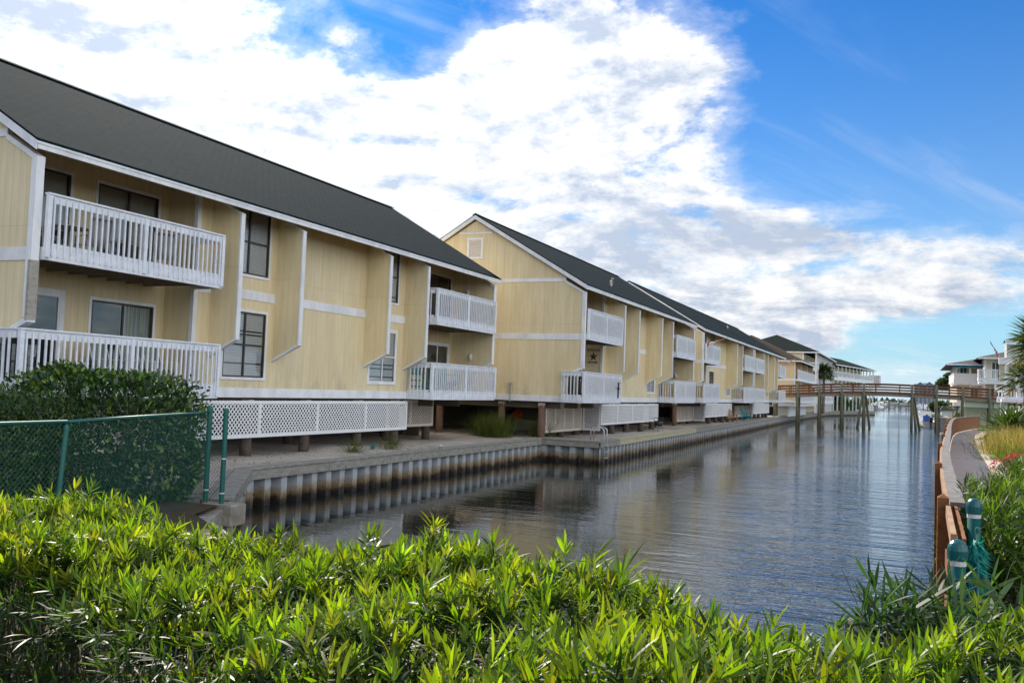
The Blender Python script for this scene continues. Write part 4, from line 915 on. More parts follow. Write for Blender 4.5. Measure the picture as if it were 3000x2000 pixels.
def fan_frond(mb_arrays, base, d, pet, fan, k, col, mat=None):
    """one palmetto frond: petiole + fan of blades"""
    d = d/np.linalg.norm(d); up = np.array([0, 0, 1.0]); s = np.cross(d, up); s /= max(np.linalg.norm(s), 1e-6); hub = base+d*pet; hub[2] -= .10*pet*pet
    a = np.linspace(-1.75, 1.75, k)+RNG.normal(0, .04, k); D = d[None, :]*np.cos(a)[:, None]+s[None, :]*np.sin(a)[:, None]+np.array([0, 0, -.12])+RNG.normal(0, .05, (k, 3))
    mb_arrays.append([np.tile(hub, (k, 1)), D, fan*(.72+.28*np.cos(a*.6))*np.exp(RNG.normal(0, .08, k)), np.full(k, fan*.085), RNG.normal(.22, .10, k), np.tile(col, (k, 1))*np.exp(RNG.normal(0, .12, (k, 1)))]); return hub
def palm(name, label, c, zc, nf, pet, fan, trunk=True, cols=((.05, .09, .025), (.075, .12, .035)), low=-.6, rt=.17):
    root = thing(name, label, 'palm tree' if trunk else 'palmetto', (c[0], c[1], GZ)); arr = []; m = MB(); b = np.array([c[0], c[1], zc])
    for i in range(nf):
        az = i*2.399+random.uniform(-.3, .3); el = low+(1.45-low)*((i+.5)/nf)**.85; d = np.array([math.cos(az)*math.cos(el), math.sin(az)*math.cos(el), math.sin(el)]); col = np.array(random.choice(cols))*random.uniform(.75, 1.25)
        if el < low+.25 and trunk: col = np.array((.17, .13, .06))
        hub = fan_frond(arr, b.copy(), d, pet*random.uniform(.8, 1.15), fan*random.uniform(.85, 1.1), 17, col); m.tube([tuple(b), tuple((b+hub)/2+np.array([0, 0, .05*pet])), tuple(hub)], [.025, .018, .012], 4, cap=False)
    Q = [np.concatenate(q) for q in zip(*arr)]; cr_ = leaves('crown', 'palm_leaf', root, *Q, prof=((0, .35), (.35, 1), (.7, .7), (1, 0))); m.build('petioles', 'palm_bark', cr_)
    if trunk:
        t = MB(); ps = []; rs = []
        for i in range(14): q = i/13; ps.append((c[0]+.06*math.sin(q*3), c[1], GZ-.1+(zc+.1-GZ)*q)); rs.append(rt*(1.25-.25*q)*(1.08 if i % 2 else .96))
        t.tube(ps, rs, 10); t.build('trunk', 'palm_bark', root)
    return root
palm('cabbage_palm', 'tall fan palm with a big crown at the right edge', (5.95, 50), 2.95, 44, .95, 1.05)
palm('cabbage_palm', 'smaller fan palm below the tall one behind white porch posts', (5.6, 53.5), 1.35, 30, .7, .85)
palm('cabbage_palm', 'fan palm with a dense round crown left of the canal beyond the footbridge', (-12.6, 157), 4.2, 60, 1.0, 1.2, rt=.2)
palm('palmetto', 'low palmetto with dark fan leaves on the right bank below the footbridge end', (4.4, 47), -1.5, 34, .9, .95, trunk=False, low=-.1)
palm('palmetto', 'second low palmetto with stiff fan leaves at the right edge behind the tan grasses', (5.6, 46), -1.6, 28, .9, .95, trunk=False, low=0)

# ------------------------------------------------------------------ footbridge
def bridge():
    Yb = 114.0; root = thing('footbridge', 'long redwood footbridge on tall pilings spanning the canal', 'footbridge', (0, Yb, WZ))
    prof = [(-15.5, .0), (-12.0, .18), (-9.5, .38), (-7.05, .55), (-4.65, .62), (-2.1, .66), (.45, .62), (3.0, .57), (5.65, .50), (8.3, .42), (11, .34)]      # deck underside
    zx = lambda x: float(np.interp(x, [p[0] for p in prof], [p[1] for p in prof])); g = MB(); dk = MB()
    for (xa, za), (xb, zb) in zip(prof, prof[1:]):
        for y in (Yb-.80, Yb+.80): g.beam((xa, y, za+.13), (xb, y, zb+.13), .10, .26)
        dk.beam((xa, Yb, za+.285), (xb, Yb, zb+.285), 1.72, .045)
    g.build('girder', 'girder_wood', root); dk.build('deck', 'gray_plank', root)
    for y in (Yb-.87, Yb+.87):
        for h, w in ((.42, .24), (.74, .17), (1.04, .17), (1.34, .17)):
            r = MB()
            for (xa, za), (xb, zb) in zip(prof, prof[1:]): r.beam((xa, y, za+h), (xb, y, zb+h), .045, w)
            r.build('rail', 'redwood_rail', root)
        r = MB()
        for (xa, za), (xb, zb) in zip(prof, prof[1:]): r.beam((xa, y, za+1.43), (xb, y, zb+1.43), .17, .04)
        r.build('cap_rail', 'redwood_rail', root)
        for x in [-14.2, -12.9]+[(a[0]+b[0])/2 for a, b in zip(prof[1:], prof[2:])]:
            p = MB(); s = .06 if y < Yb else -.06; p.box(x-.05, x+.05, y+s-.045, y+s+.045, zx(x)+.1, zx(x)+1.40); p.build('rail_post', 'redwood_rail', root)
    for x in (-14.6, -12.0, -9.55, -7.05, -4.65, .45, 3.0, 5.65, 8.3):
        for y in (Yb-1.0, Yb+1.0):
            p = MB(); top = zx(x)+1.45 if y < Yb else zx(x)+.3; p.tube([(x, y, WZ-1), (x+.02, y, top)], [.17, .14], 10); p.build('piling', 'green_pile_wood', root, smooth=True)
        b = MB(); b.beam((x, Yb-.95, zx(x)-.05), (x, Yb+.95, zx(x)-.05), .12, .22); b.build('cross_beam', 'green_pile_wood', root)
        if x in (-4.65, .45):
            for dx, yy in ((-.75, Yb-1.0), (.75, Yb+1.0)) if x < 0 else ((.55, Yb-.6), (1.05, Yb+.9)):
                p = MB(); p.tube([(x+dx, yy, WZ-1), (x+dx*.2, yy, zx(x))], [.15, .12], 8); p.build('piling', 'green_pile_wood', root, smooth=True)
        elif x < 0:
            b = MB(); b.beam((x-.02, Yb-.95, -1.3), (x-.02, Yb+.9, .0), .05, .15); b.build('brace', 'green_pile_wood', root)
bridge()
def rail_fence(label, x0, x1, y, z0, zs, mat, posts):
    root = thing('rail_fence', label, 'fence', (x0, y, z0))
    for z in zs: r = MB(); r.box(x0, x1, y-.03, y+.03, z-.05, z+.05); r.build('rail', mat, root)
    for i in range(posts): x = x0+(x1-x0)*i/(posts-1); p = MB(); p.box(x-.06, x+.06, y-.1, y-.035, z0, max(zs)+.08); p.build('post', mat, root)
    return root
rail_fence('low orange brown post fence at the right end of the footbridge', 5.55, 7.2, 62, GZ, (.12,), 'redwood_rail', 6)
rail_fence('brown two-rail fence on the lawn behind the right end of the footbridge', 6.2, 9.0, 150, GZ, (-1.75, -1.3, -.9), 'natural_cedar', 4)

# ------------------------------------------------------------------ far buildings, left bank
def hip_roof(mb, x0, x1, y0, y1, z, h, oh=.5, inset=None, t=.06):
    x0 -= oh; x1 += oh; y0 -= oh; y1 += oh; w = min(x1-x0, y1-y0)/2
    if (y1-y0) >= (x1-x0): r0 = ((x0+x1)/2, y0+w, z+h); r1 = ((x0+x1)/2, y1-w, z+h)
    else: r0 = (x0+w, (y0+y1)/2, z+h); r1 = (x1-w, (y0+y1)/2, z+h)
    a, b, c, d = (x0, y0, z), (x1, y0, z), (x1, y1, z), (x0, y1, z)
    if (y1-y0) >= (x1-x0): mb.add([a, b, c, d, r0, r1], [(0, 1, 4), (1, 2, 5, 4), (2, 3, 5), (3, 0, 4, 5), (3, 2, 1, 0)])
    else: mb.add([a, b, c, d, r0, r1], [(0, 1, 5, 4), (1, 2, 5), (2, 3, 4, 5), (3, 0, 4), (3, 2, 1, 0)])
def winbox(root, axis, c, a0, a1, z0, z1, sgn=1, casing='white_paint', name='window'):
    m = MB()
    def bx(mb, e0, e1, b0, b1, w0, w1, k=0):
        if axis == 'x': mb.box(c+sgn*e0, c+sgn*e1, b0, b1, w0, w1, k)
        else: mb.box(b0, b1, c+sgn*e0, c+sgn*e1, w0, w1, k)
    bx(m, 0, .05, a0-.08, a1+.08, z1, z1+.08); bx(m, 0, .05, a0-.08, a1+.08, z0-.08, z0); bx(m, 0, .048, a0-.08, a0, z0, z1); bx(m, 0, .048, a1, a1+.08, z0, z1); bx(m, .0, .042, (a0+a1)/2-.03, (a0+a1)/2+.03, z0, z1)
    o = m.build(name, casing, root); g = MB(); bx(g, .004, .02, a0, a1, z0, z1); g.build('pane', 'tower_glass' if casing == 'tower' else 'dark_frame', o); return o
def simple_rail(root, axis, c, a0, a1, z0, z1, mat='rail_white', pitch=.16, name='railing', solid=False):
    m = MB()
    def bx(e0, e1, b0, b1, w0, w1):
        if axis == 'x': m.box(c+e0, c+e1, b0, b1, w0, w1)
        else: m.box(b0, b1, c+e0, c+e1, w0, w1)
    bx(-.05, .05, a0, a1, z1-.12, z1); bx(-.04, .04, a0, a1, z0, z0+.28)
    if solid: bx(-.02, .02, a0, a1, z0+.28, z1-.12)
    else:
        k = max(2, int((a1-a0)/pitch))
        for i in range(k): a = a0+(a1-a0)*(i+.5)/k; bx(-.025, .03, a-.03, a+.03, z0+.28, z1-.12)
    return m.build(name, mat, root)
def far_house():
    X, Ya, Yb = -12.95, 119.0, 142.0; root = thing('condo_building', 'yellow house with a brown hipped roof and three-bay balconies behind the footbridge', 'apartment building', (X, Ya, GZ))
    w = MB(); w.box(X-13, X-1.6, Ya, Yb, -.5, 4.72); w.box(X-1.6, X, Ya, Ya+.14, -.5, 4.72); w.build('wall', 'gold_siding', root)
    for y in (126.0, 134.0, 141.9): k = MB(); k.box(X-1.6, X, y-.07, y+.07, -.5, 4.72); o = k.build('fin_wall', 'gold_siding', root); e = MB(); e.box(X-.02, X+.03, y-.1, y+.1, -.5, 4.7); e.build('edge_board', 'clean_white', o)
    e = MB(); e.box(X-.1, X+.03, Ya-.03, Ya-.001, -.5, 4.7); e.box(X-13, X-.101, Ya-.03, Ya-.001, 2.2, 2.5); e.box(X-13, X-.101, Ya-.028, Ya-.001, -.5, -.2); e.build('trim_band', 'clean_white', root)
    d = MB(); d.box(X-1.6, X+.35, Ya+.15, Yb, 2.22, 2.45); d.box(X-1.6, X+.35, Ya+.15, Yb, -.62, -.32); d.box(X-13, X+.2, Ya-1.0, Yb+3, -1.0, -.66); d.build('floor_slab', 'clean_white', root)
    for a, b in ((119.2, 125.9), (126.1, 133.9), (134.1, 141.8)):
        simple_rail(root, 'x', X+.3, a, b, 2.27, 3.62); simple_rail(root, 'x', X+.3, a, b, -.55, .75)
        winbox(root, 'x', X-1.6, a+1.5, a+4.5, 2.5, 4.3, name='patio_door'); winbox(root, 'x', X-1.6, a+1.5, a+4.5, -.3, 1.6, name='patio_door')
    s = MB(); s.box(X-12.6, X-.8, Ya+.6, Yb-.6, GZ-.1, -1.0); s.build('ground_floor_wall', 'clean_white', root)
    k = MB(); k.box(X-3.6, X-2.2, Ya+.575, Ya+.598, GZ, -1.15); k.build('door', 'dark_room', root)
    r = MB(); hip_roof(r, X-13, X, Ya, Yb, 4.74, 3.6, .75); r.build('roof', 'brown_shingle', root, uvs=lambda p: (p[1]+p[0], p[2]*2))
    f = MB(); f.box(X+.70, X+.78, Ya-.78, Yb+.78, 4.58, 4.735); f.box(X-13.78, X+.70, Ya-.78, Ya-.70, 4.58, 4.735); f.build('fascia', 'clean_white', root)
far_house()
def three_storey():
    X, Ya, Yb = -13.4, 152.0, 188.0; root = thing('condo_building', 'three storey yellow building with a big green-grey hipped roof and open white galleries', 'apartment building', (X, Ya, GZ))
    w = MB(); w.box(X-14, X-2.0, Ya, Yb, GZ, 7.3); w.build('wall', 'yellow_siding', root)
    r = MB(); hip_roof(r, X-14, X, Ya, Yb, 7.5, 3.15, .6); r.build('roof', 'green_shingle', root, uvs=lambda p: (p[1]+p[0], p[2]*2)); f = MB(); f.box(X+.52, X+.6, Ya-.6, Yb+.6, 7.3, 7.49); f.box(X-14.6, X+.519, Ya-.6, Ya-.52, 7.3, 7.49); f.build('fascia', 'clean_white', root)
    for z in (4.75, 2.1, -.55): d = MB(); d.box(X-2, X+.1, Ya, Yb, z-.25, z+.0); d.build('gallery_floor', 'clean_white', root); simple_rail(root, 'x', X+.1, Ya, Yb, z, z+1.08, pitch=.3); simple_rail(root, 'y', Ya, X-2.0, X, z, z+1.08, pitch=.2)
    c = 0
    for y in np.arange(Ya+.1, Yb, 3.0): p = MB(); p.box(X-.12, X+.12, y-.12, y+.12, GZ, 7.4); p.build('column', 'clean_white', root)
    p = MB(); p.box(X-2.1, X-1.86, Ya-.14, Ya-.002, GZ, 7.4); p.build('column', 'clean_white', root)
    for z in (4.85, 2.2, -.4):
        for y in np.arange(Ya+1.2, Yb-1, 3.0): winbox(root, 'x', X-2.0, y, y+1.1, z+.1, z+2.0)
three_storey()
def angled_wing():
    a = Vector((-13.4, 190)); b = Vector((-7.3, 226)); ang = math.atan2(-(b-a).x, (b-a).y); root = thing('condo_building', 'long low-roofed gallery wing at the far left with rows of white columns', 'apartment building', (a.x, a.y, GZ)); root.rotation_euler = (0, 0, ang)
    L = (b-a).length; o = Vector((a.x, a.y, GZ)); X, Ya, Yb = a.x, a.y, a.y+L
    w = MB(); w.box(X-12, X-2.0, Ya, Yb-2.5, GZ+3, 6.9); w.build('wall', 'yellow_siding', root)
    r = MB(); hip_roof(r, X-12, X, Ya-6, Yb, 7.05, 2.3, .6); r.build('roof', 'green_shingle', root, uvs=lambda p: (p[1], p[2]*2)); f = MB(); f.box(X+.52, X+.6, Ya-.6, Yb+.6, 6.87, 7.04); f.box(X-12.6, X+.519, Yb+.52, Yb+.6, 6.87, 7.04); f.build('fascia', 'clean_white', root)
    for z in (4.4, 1.7): d = MB(); d.box(X-2, X+.1, Ya, Yb, z-.42, z); d.build('gallery_floor', 'clean_white', root); simple_rail(root, 'x', X+.1, Ya, Yb, z, z+1.25, pitch=.35)
    for y in np.arange(Ya+.1, Yb+.2, 3.3): p = MB(); p.box(X-.11, X+.11, y-.11, y+.11, GZ, 6.95); p.build('column', 'clean_white', root)
    for z in (4.5, 1.8):
        for y in np.arange(Ya+1.0, Yb-4, 3.3): winbox(root, 'x', X-2.0, y, y+.9, z+.15, z+2.05)
    e = MB(); e.box(X-1.2, X+1.2, Yb+.7, Yb+2.4, 3.6, 6.0); e.build('end_panel', 'lavender_wall', root)
    u = MB(); u.box(X-11, X-6, Ya, Yb-3, GZ, GZ+2.99); u.build('ground_floor_wall', 'under_floor', root)
angled_wing()
bush('shrub', 'bright green shrubs under the far gallery wing', 'shrub', [(-13.5, 205, -1.0, 2.5, 6, 1.3), (-11.5, 214, -1.2, 2, 4, 1.0)], 2500, .4, .3, [(.10, .20, .02)], [(.04, .10, .02)], stems=4)

# ------------------------------------------------------------------ right bank buildings
def right_house():
    root = thing('condo_building', 'cream house with white parapet balconies and a teal awning at the right', 'apartment building', (6, 104, GZ))
    w = MB(); w.box(4.6, 20, 104.6, 122, .1, 4.2); w.box(6.9, 20, 98.6, 104.6, .1, 4.7); w.build('wall', 'lattice_cream', root)
    f = MB(); f.box(4.2, 20, 103.0, 104.6, 1.95, 2.2); f.box(6.2, 20, 96.6, 98.6, 2.0, 2.25); f.box(4.2, 20, 103.0, 104.6, -.3, .1); f.box(5.0, 20, 97.0, 104.6, -.35, .05); f.build('floor_slab', 'clean_white', root)
    simple_rail(root, 'y', 103.0, 4.3, 6.8, 2.2, 3.2, mat='clean_white', solid=True, name='parapet'); simple_rail(root, 'x', 4.25, 103.0, 116, 2.2, 3.2, mat='clean_white', solid=True, name='parapet')
    simple_rail(root, 'y', 96.7, 6.2, 7.9, 2.3, 3.45, pitch=.12); simple_rail(root, 'x', 6.2, 96.7, 98.6, 2.3, 3.45, pitch=.12); simple_rail(root, 'y', 97.0, 5.0, 8, .05, .75, mat='clean_white', solid=True)
    for x, y, z0, z1 in ((5.75, 103.1, 3.2, 3.75), (5.75, 103.1, .1, 2.0), (6.9, 98.5, 0, 4.6), (7.65, 96.8, -.3, 2.0)): c = MB(); c.box(x-.1, x+.1, y-.1, y+.1, z0, z1); c.build('column', 'clean_white', root)
    r = MB(); hip_roof(r, 4.3, 22, 103, 124, 4.15, 2.2, .8); r.build('roof', 'gray_shingle', root, uvs=lambda p: (p[0]+p[1], p[2]*2)); r = MB(); hip_roof(r, 7.0, 24, 96.8, 116, 4.62, 2.5, .9); r.build('roof', 'gray_shingle', root, uvs=lambda p: (p[0]+p[1], p[2]*2))
    fa = MB(); fa.box(3.5, 7.1, 102.15, 102.2, 4.0, 4.14); fa.box(6.05, 20, 95.82, 95.9, 4.45, 4.61); fa.build('fascia', 'clean_white', root)
    a = MB(); a.add([(4.0, 101.9, 3.72), (7.0, 101.9, 3.85), (7.0, 103.4, 4.35), (4.8, 103.4, 4.28), (4.0, 101.9, 3.69), (7.0, 101.9, 3.82), (7.0, 103.4, 4.32), (4.8, 103.4, 4.25)], [(0, 1, 2, 3), (7, 6, 5, 4), (0, 4, 5, 1), (1, 5, 6, 2), (2, 6, 7, 3), (3, 7, 4, 0)]); a.build('awning', 'teal_awning', root)
    a = MB(); a.box(4.5, 5.7, 102.9, 102.95, 1.45, 1.94); a.build('sun_blind', 'tan_awning', root)
    winbox(root, 'y', 104.6, 4.9, 5.5, 2.5, 3.9, -1); winbox(root, 'y', 98.6, 7.5, 8.1, 2.4, 4.2, -1); winbox(root, 'y', 98.6, 7.4, 8.3, .3, 1.6, -1); winbox(root, 'y', 104.6, 5.9, 6.6, .4, 1.5, -1)
    g = MB(); g.box(5.0, 20, 98.8, 104, GZ, -.36); g.build('ground_floor_wall', 'clean_white', root)
    for x in (5.25, 6.55): d = MB(); d.box(x-.05, x+1.15, 98.76, 98.798, GZ+.02, -.8, 0); 
    for x in (5.25, 6.55):
        d = MB()
        for i in range(5): d.box(x, x+1.1, 98.74, 98.797, GZ+.05+i*.3, GZ+.33+i*.3)
        d.build('garage_door', 'lattice_cream', root, bevel=.01)
_before = set(bpy.data.objects)
right_house()
for _o in set(bpy.data.objects)-_before:
    if _o.parent is None: _o.location = (7.05, 122.0, -2.32); _o.scale = (1.12, 1.12, 1.12)      # a tall house standing behind the bridge end
def porch():
    root = thing('porch', 'white porch with slim posts, beam and picket railing at the right edge', 'porch', (5.9, 60, GZ))
    f = MB(); f.box(5.0, 9, 59.6, 63, .25, .42); f.build('deck', 'clean_white', root)
    for x in (5.27, 5.84): p = MB(); p.box(x-.09, x+.09, 59.9, 60.08, .42, 2.42); p.build('post', 'clean_white', root)
    for x in (5.1, 6.2, 7.3): p = MB(); p.box(x-.1, x+.1, 60.4, 60.6, GZ, .25); p.build('stilt', 'clean_white', root)
    b = MB(); b.box(4.85, 9, 59.85, 60.15, 2.44, 2.84); b.build('beam', 'clean_white', root); simple_rail(root, 'y', 59.8, 5.1, 8.5, .28, 1.08, pitch=.15); simple_rail(root, 'y', 60.9, 4.85, 5.2, .28, .95, pitch=.12)
    w = MB(); w.box(5.45, 12, 62.2, 63.6, 2.86, 3.75); w.build('wall', 'lavender_wall', root); r = MB(); r.add([(5.3, 61.4, 3.95), (13, 61.4, 3.95), (13, 64.2, 3.95), (5.4, 64.2, 3.95), (7.5, 62.8, 4.7), (11, 62.8, 4.7)], [(0, 1, 5, 4), (1, 2, 5), (2, 3, 4, 5), (3, 0, 4), (3, 2, 1, 0)]); r.build('roof', 'gray_shingle', root, uvs=lambda p: (p[0]+p[1], p[2]*2))
    s = MB(); s.box(5.3, 13, 61.3, 61.38, 3.76, 3.94); s.build('fascia', 'clean_white', root)
porch()

# ------------------------------------------------------------------ flags
def flag(label, p0, p1, kind, w=1.35, h=.85, furl=.5, drop=(0, 0, -1), group=None):
    root = thing('flag', label, 'flag', p0); a = Vector(p0); b = Vector(p1); d = (b-a).normalized(); m = MB(); m.tube([a, b], .016, 6); m.lathe(b, [(.02, -.03), (.03, 0), (0, .03)], 6); m.build('flag_pole', 'natural_cedar', root)
    nx, ny = (44, 26); down = Vector(drop).normalized(); side = d.cross(down).normalized(); m = MB()
    def ins(u, v):
        if kind == 'maple':
            if u < .25 or u > .75: return 0
            x, y = (u-.5)*2.1, (v-.5)*1.0; x = abs(x*1.0); leaf = [(0, .42), (.10, .24), (.18, .28), (.15, .05), (.27, .16), (.30, .09), (.42, .11), (.37, -.02), (.43, -.06), (.20, -.24), (.22, -.31), (.02, -.28), (.02, -.44), (0, -.44)]
            c = False; j = len(leaf)-1
            for i in range(len(leaf)):
                (xi, yi), (xj, yj) = leaf[i], leaf[j]
                if (yi > y) != (yj > y) and x < (xj-xi)*(y-yi)/(yj-yi)+xi: c = not c
                j = i
            return 0 if c else 1
        if u < .4 and v > 6/13: return 1 if (int(u*44) % 3 == 1 and int(v*26) % 3 == 1) else 2
        return 0 if int((1-v)*13) % 2 == 0 else 1
    for i in range(nx+1):
        for j in range(ny+1):
            u, v = i/nx, j/ny         # u along the fly (away from the pole), v along the hoist (towards the pole tip)
            q = b-d*(.06+(1-v)*h) + down*(u*w*(.92-.2*(1-v)*furl)) + side*(.09*math.sin(u*7+v*3)*u*1.5+.05*math.sin(u*13-v*4)) + d*(-.25*u*furl); m.v.append(tuple(q))
    for i in range(nx):
        for j in range(ny): k = i*(ny+1)+j; m.f.append((k, k+ny+1, k+ny+2, k+1)); m.m.append(ins((i+.5)/nx, (j+.5)/ny))
    m.build('flag_cloth', ['flag_red', 'flag_white', 'flag_blue'], root, smooth=True); return root
flag('red and white leaf flag on a slanted pole over the third building balcony', (-12.95, 63.9, 3.45), (-11.80, 65.6, 4.18), 'maple', 1.75, .80, .9, (-.75, -.95, -.42))
flag('striped flag with a blue starred corner on the fourth building', (-12.95, 105.8, 3.7), (-11.35, 108.0, 4.75), 'stars', 1.9, 1.25, .5, (-.75, -.7, -.55))
flag('furled striped flag on a steep pole in front of the cream house', (9.2, 112.6, 5.3), (8.2, 112.2, 7.1), 'stars', 1.1, 2.0, .2, (.35, 0, -.75))

# ------------------------------------------------------------------ furniture and small things
def adirondack(label, loc, rz, mat, seat=.36, back=.72, group=None, name='adirondack_chair'):
    r = thing(name, label, 'chair', (0, 0, 0), group); y0 = -.30          # faces +X locally; width along Y
    s = MB()
    for i in range(6): x = .30-i*.095; s.beam((x, -.27, seat-i*.022), (x, .27, seat-i*.022), .085, .018)
    s.build('seat', mat, r); b = MB()
    for i in range(7):
        y = -.255+i*.085; h = back*(1-.16*abs(i-3)/3*abs(i-3)/1.5*.7); b.beam((-.20, y*.85, seat-.10), (-.20-h*.42, y, seat-.10+h*.95), .075, .018, up=(1, 0, .4))
    b.beam((-.27, -.25, seat+.12), (-.27, .25, seat+.12), .05, .02); b.build('backrest', mat, r)
    for sy in (-.33, .33):
        a = MB(); a.beam((-.36, sy, seat+.22), (.36, sy, seat+.24), .11, .022); a.build('armrest', mat, r)
        l = MB(); l.box(.24, .29, sy-.03, sy+.03, 0, seat+.23); l.build('leg', mat, r); l = MB(); l.beam((.34, sy*.9, seat-.04), (-.52, sy*.9, .03), .03, .11); l.beam((-.34, sy, seat+.21), (-.34, sy, .14), .05, .03, up=(1, 0, 0)); l.build('leg', mat, r)
    return place(r, loc, rz)
DK1, DK2 = -.55+.255, 2.25+.255
def tall_chair():
    r = thing('bar_chair', 'tall teal ladder-legged deck chair at the side rail of the lower balcony', 'chair'); mat = 'teal_paint'
    s = MB(); 
    for i in range(5): s.beam((.22-i*.1, -.26, .70), (.22-i*.1, .26, .70), .08, .02)
    s.build('seat', mat, r); b = MB()
    for i in range(6): b.beam((-.24, -.22+i*.088, .66), (-.38, -.22+i*.088, 1.30-.04*abs(i-2.5)), .07, .018, up=(1, 0, .3))
    b.build('backrest', mat, r)
    for x in (.24, -.24):
        for y in (-.28, .28): l = MB(); l.beam((x, y, 0), (x*.9, y, .92 if x > 0 else .95), .05, .04); l.build('leg', mat, r)
    for z in (.22, .45): t = MB(); t.box(.22, .26, -.26, .26, z-.025, z+.025); t.box(-.26, -.22, -.26, .26, z-.025, z+.025); t.build('rung', mat, r)
    for y in (-.30, .30): a = MB(); a.box(-.28, .30, y-.05, y+.05, .93, .95); a.build('armrest', mat, r)
    return place(r, (-16.95, 30.35, DK1), -.5)
tall_chair()
adirondack('teal slatted chair with a rounded back by the glass door of the lower balcony', (-16.95, 32.75, DK1), 0, 'teal_paint', seat=.5, back=.78)
adirondack('brown slatted chair in the left half of the second building lower balcony', (-14.05, 42.0, DK1), -.3, 'wicker_brown', seat=.5, back=.78)
adirondack('brown slatted chair nearest the railing end of the second building lower balcony', (-13.25, 42.6, DK1), -.2, 'wicker_brown', seat=.5, back=.78)
def sling(label, loc, rz, cloth='sling_green', frame='clean_white', name='sling_chair', group=None, hb=1.08):
    r = thing(name, label, 'chair', (0, 0, 0), group); m = MB()
    for y in (-.27, .27): m.tube([(.30, y, 0), (.27, y, .62), (-.22, y, .60), (-.30, y, 0)], .016, 6); m.tube([(.26, y, .42), (-.18, y, .36), (-.42, y, hb)], .016, 6)
    for z in (.18,): m.tube([(.28, -.27, z), (.28, .27, z)], .014, 6); m.tube([(-.29, -.27, z), (-.29, .27, z)], .014, 6)
    m.build('frame', frame, r, smooth=True); c = MB(); pr = [(.25, .42), (.05, .385), (-.17, .36), (-.26, .60), (-.36, .9), (-.42, hb), (-.46, hb-.02)]
    vs = [(x, y, z) for x, z in pr for y in (-.25, .25)]; c.add(vs, [(2*i, 2*i+2, 2*i+3, 2*i+1) for i in range(len(pr)-1)]); o = c.build('sling', cloth, r, smooth=True); o.modifiers.new('thickness', 'SOLIDIFY').thickness = .012
    return place(r, loc, rz)
ch = sling('left one of three sling chairs with grey-green backs on the nearest lower balcony', (-17.05, 15.75, DK1), .1, group='sling chairs on the nearest lower balcony')
copy_thing(ch, (-17.05, 16.6, DK1), -.05, 'middle one of three sling chairs with grey-green backs on the nearest lower balcony'); copy_thing(ch, (-17.05, 17.35, DK1), .05, 'right one of three sling chairs with grey-green backs on the nearest lower balcony')
wc = sling('white wicker chair on the nearest upper balcony, behind the left end of its railing', (-17.3, 13.9, DK2), .2, 'wicker_white', 'wicker_white', 'wicker_chair', 'white wicker chairs on the nearest upper balcony', hb=1.0)
copy_thing(wc, (-17.3, 15.3, DK2), 2.9, 'white wicker chair on the nearest upper balcony, facing the table beside the glass door'); copy_thing(wc, (-17.2, 17.4, DK2), 2.4, 'white wicker chair alone at the right end of the nearest upper balcony')
def table(name, label, loc, top, h, mat, rnd=False):
    r = thing(name, label, 'table'); m = MB()
    if rnd: m.lathe((0, 0, h-.03), [(top, 0), (top, .03), (0, .03)], 20)
    else: m.box(-top*.7, top*.7, -top, top, h-.03, h)
    m.build('tabletop', mat, r)
    for x in (-1, 1):
        for y in (-1, 1): l = MB(); l.tube([(x*top*.55, y*top*.75 if not rnd else y*top*.55, 0), (x*top*.5, y*top*.7 if not rnd else y*top*.5, h-.03)], .018, 6); l.build('leg', mat, r)
    return place(r, loc)
table('side_table', 'white wicker table between the chairs on the nearest upper balcony', (-17.3, 14.6, DK2), .45, .72, 'wicker_white', True)
table('side_table', 'small white table near the door on the nearest lower balcony', (-17.2, 14.9, DK1), .25, .5, 'clean_white')
adirondack('natural cedar slatted chair on the sand by the seawall before the fourth building', (-13.65, 78.6, GZ), -.9, 'natural_cedar', seat=.42, back=.85)
adirondack('teal slatted chair on the sand by the seawall below the fourth building', (-13.75, 86.8, GZ), -.4, 'teal_paint', seat=.45, back=.9)
# wicker storage chest
def chest():
    r = thing('storage_chest', 'tall dark brown wicker storage chest on the sand under the second building', 'storage chest', (-22.9, 47.0, GZ)); x0, x1, y0, y1 = -23.9, -22.3, 46.6, 47.7
    m = MB(); m.box(x0, x1, y0, y1, GZ-.02, -1.02); m.build('body', 'wicker_brown', r, bevel=.03)
    for a, b in ((x0+.05, (x0+x1)/2-.02), ((x0+x1)/2+.02, x1-.05)): d = MB(); d.box(a, b, y0-.03, y0-.003, GZ+.08, -1.08); d.build('door', 'wicker_brown', r, bevel=.01)
    l = MB(); l.prism([(y0-.06, -1.0), (y1+.05, -1.0), (y1+.05, -.86), (y0-.06, -.94)], 'x', x0-.05, x1+.05); l.build('lid', 'wicker_brown', r, bevel=.02)
chest()
def hull_mesh(L, B, H, sheer=.15, n=14, k=9, open_top=True, flat=.0):
    m = MB(); V = []
    for i in range(n+1):
        t = i/n; x = -L/2+L*t; w = B/2*max(.02, (1-abs(2*t-1)**2.4)) if flat == 0 else B/2*(max(.03, 1-max(0, (t-.45)/.55)**2.2) if t > .45 else .94+.06*t/.45); zt = H+sheer*abs(2*t-1)**2 if flat == 0 else H+sheer*t*t
        for j in range(k+1): a = math.pi*j/k; c, s = math.cos(a), math.sin(a); V.append((x, w*math.copysign(abs(c)**.75, c), zt*(1-abs(s)**.8)+(.12*H*max(0, t-.6) if flat else 0)))
    m.v = V; kk = k+1
    for i in range(n):
        for j in range(k): m.f.append((i*kk+j, i*kk+j+1, (i+1)*kk+j+1, (i+1)*kk+j)); m.m.append(0)
    for e in (0, n): m.f.append(tuple(e*kk+j for j in range(kk))); m.m.append(0)
    return m
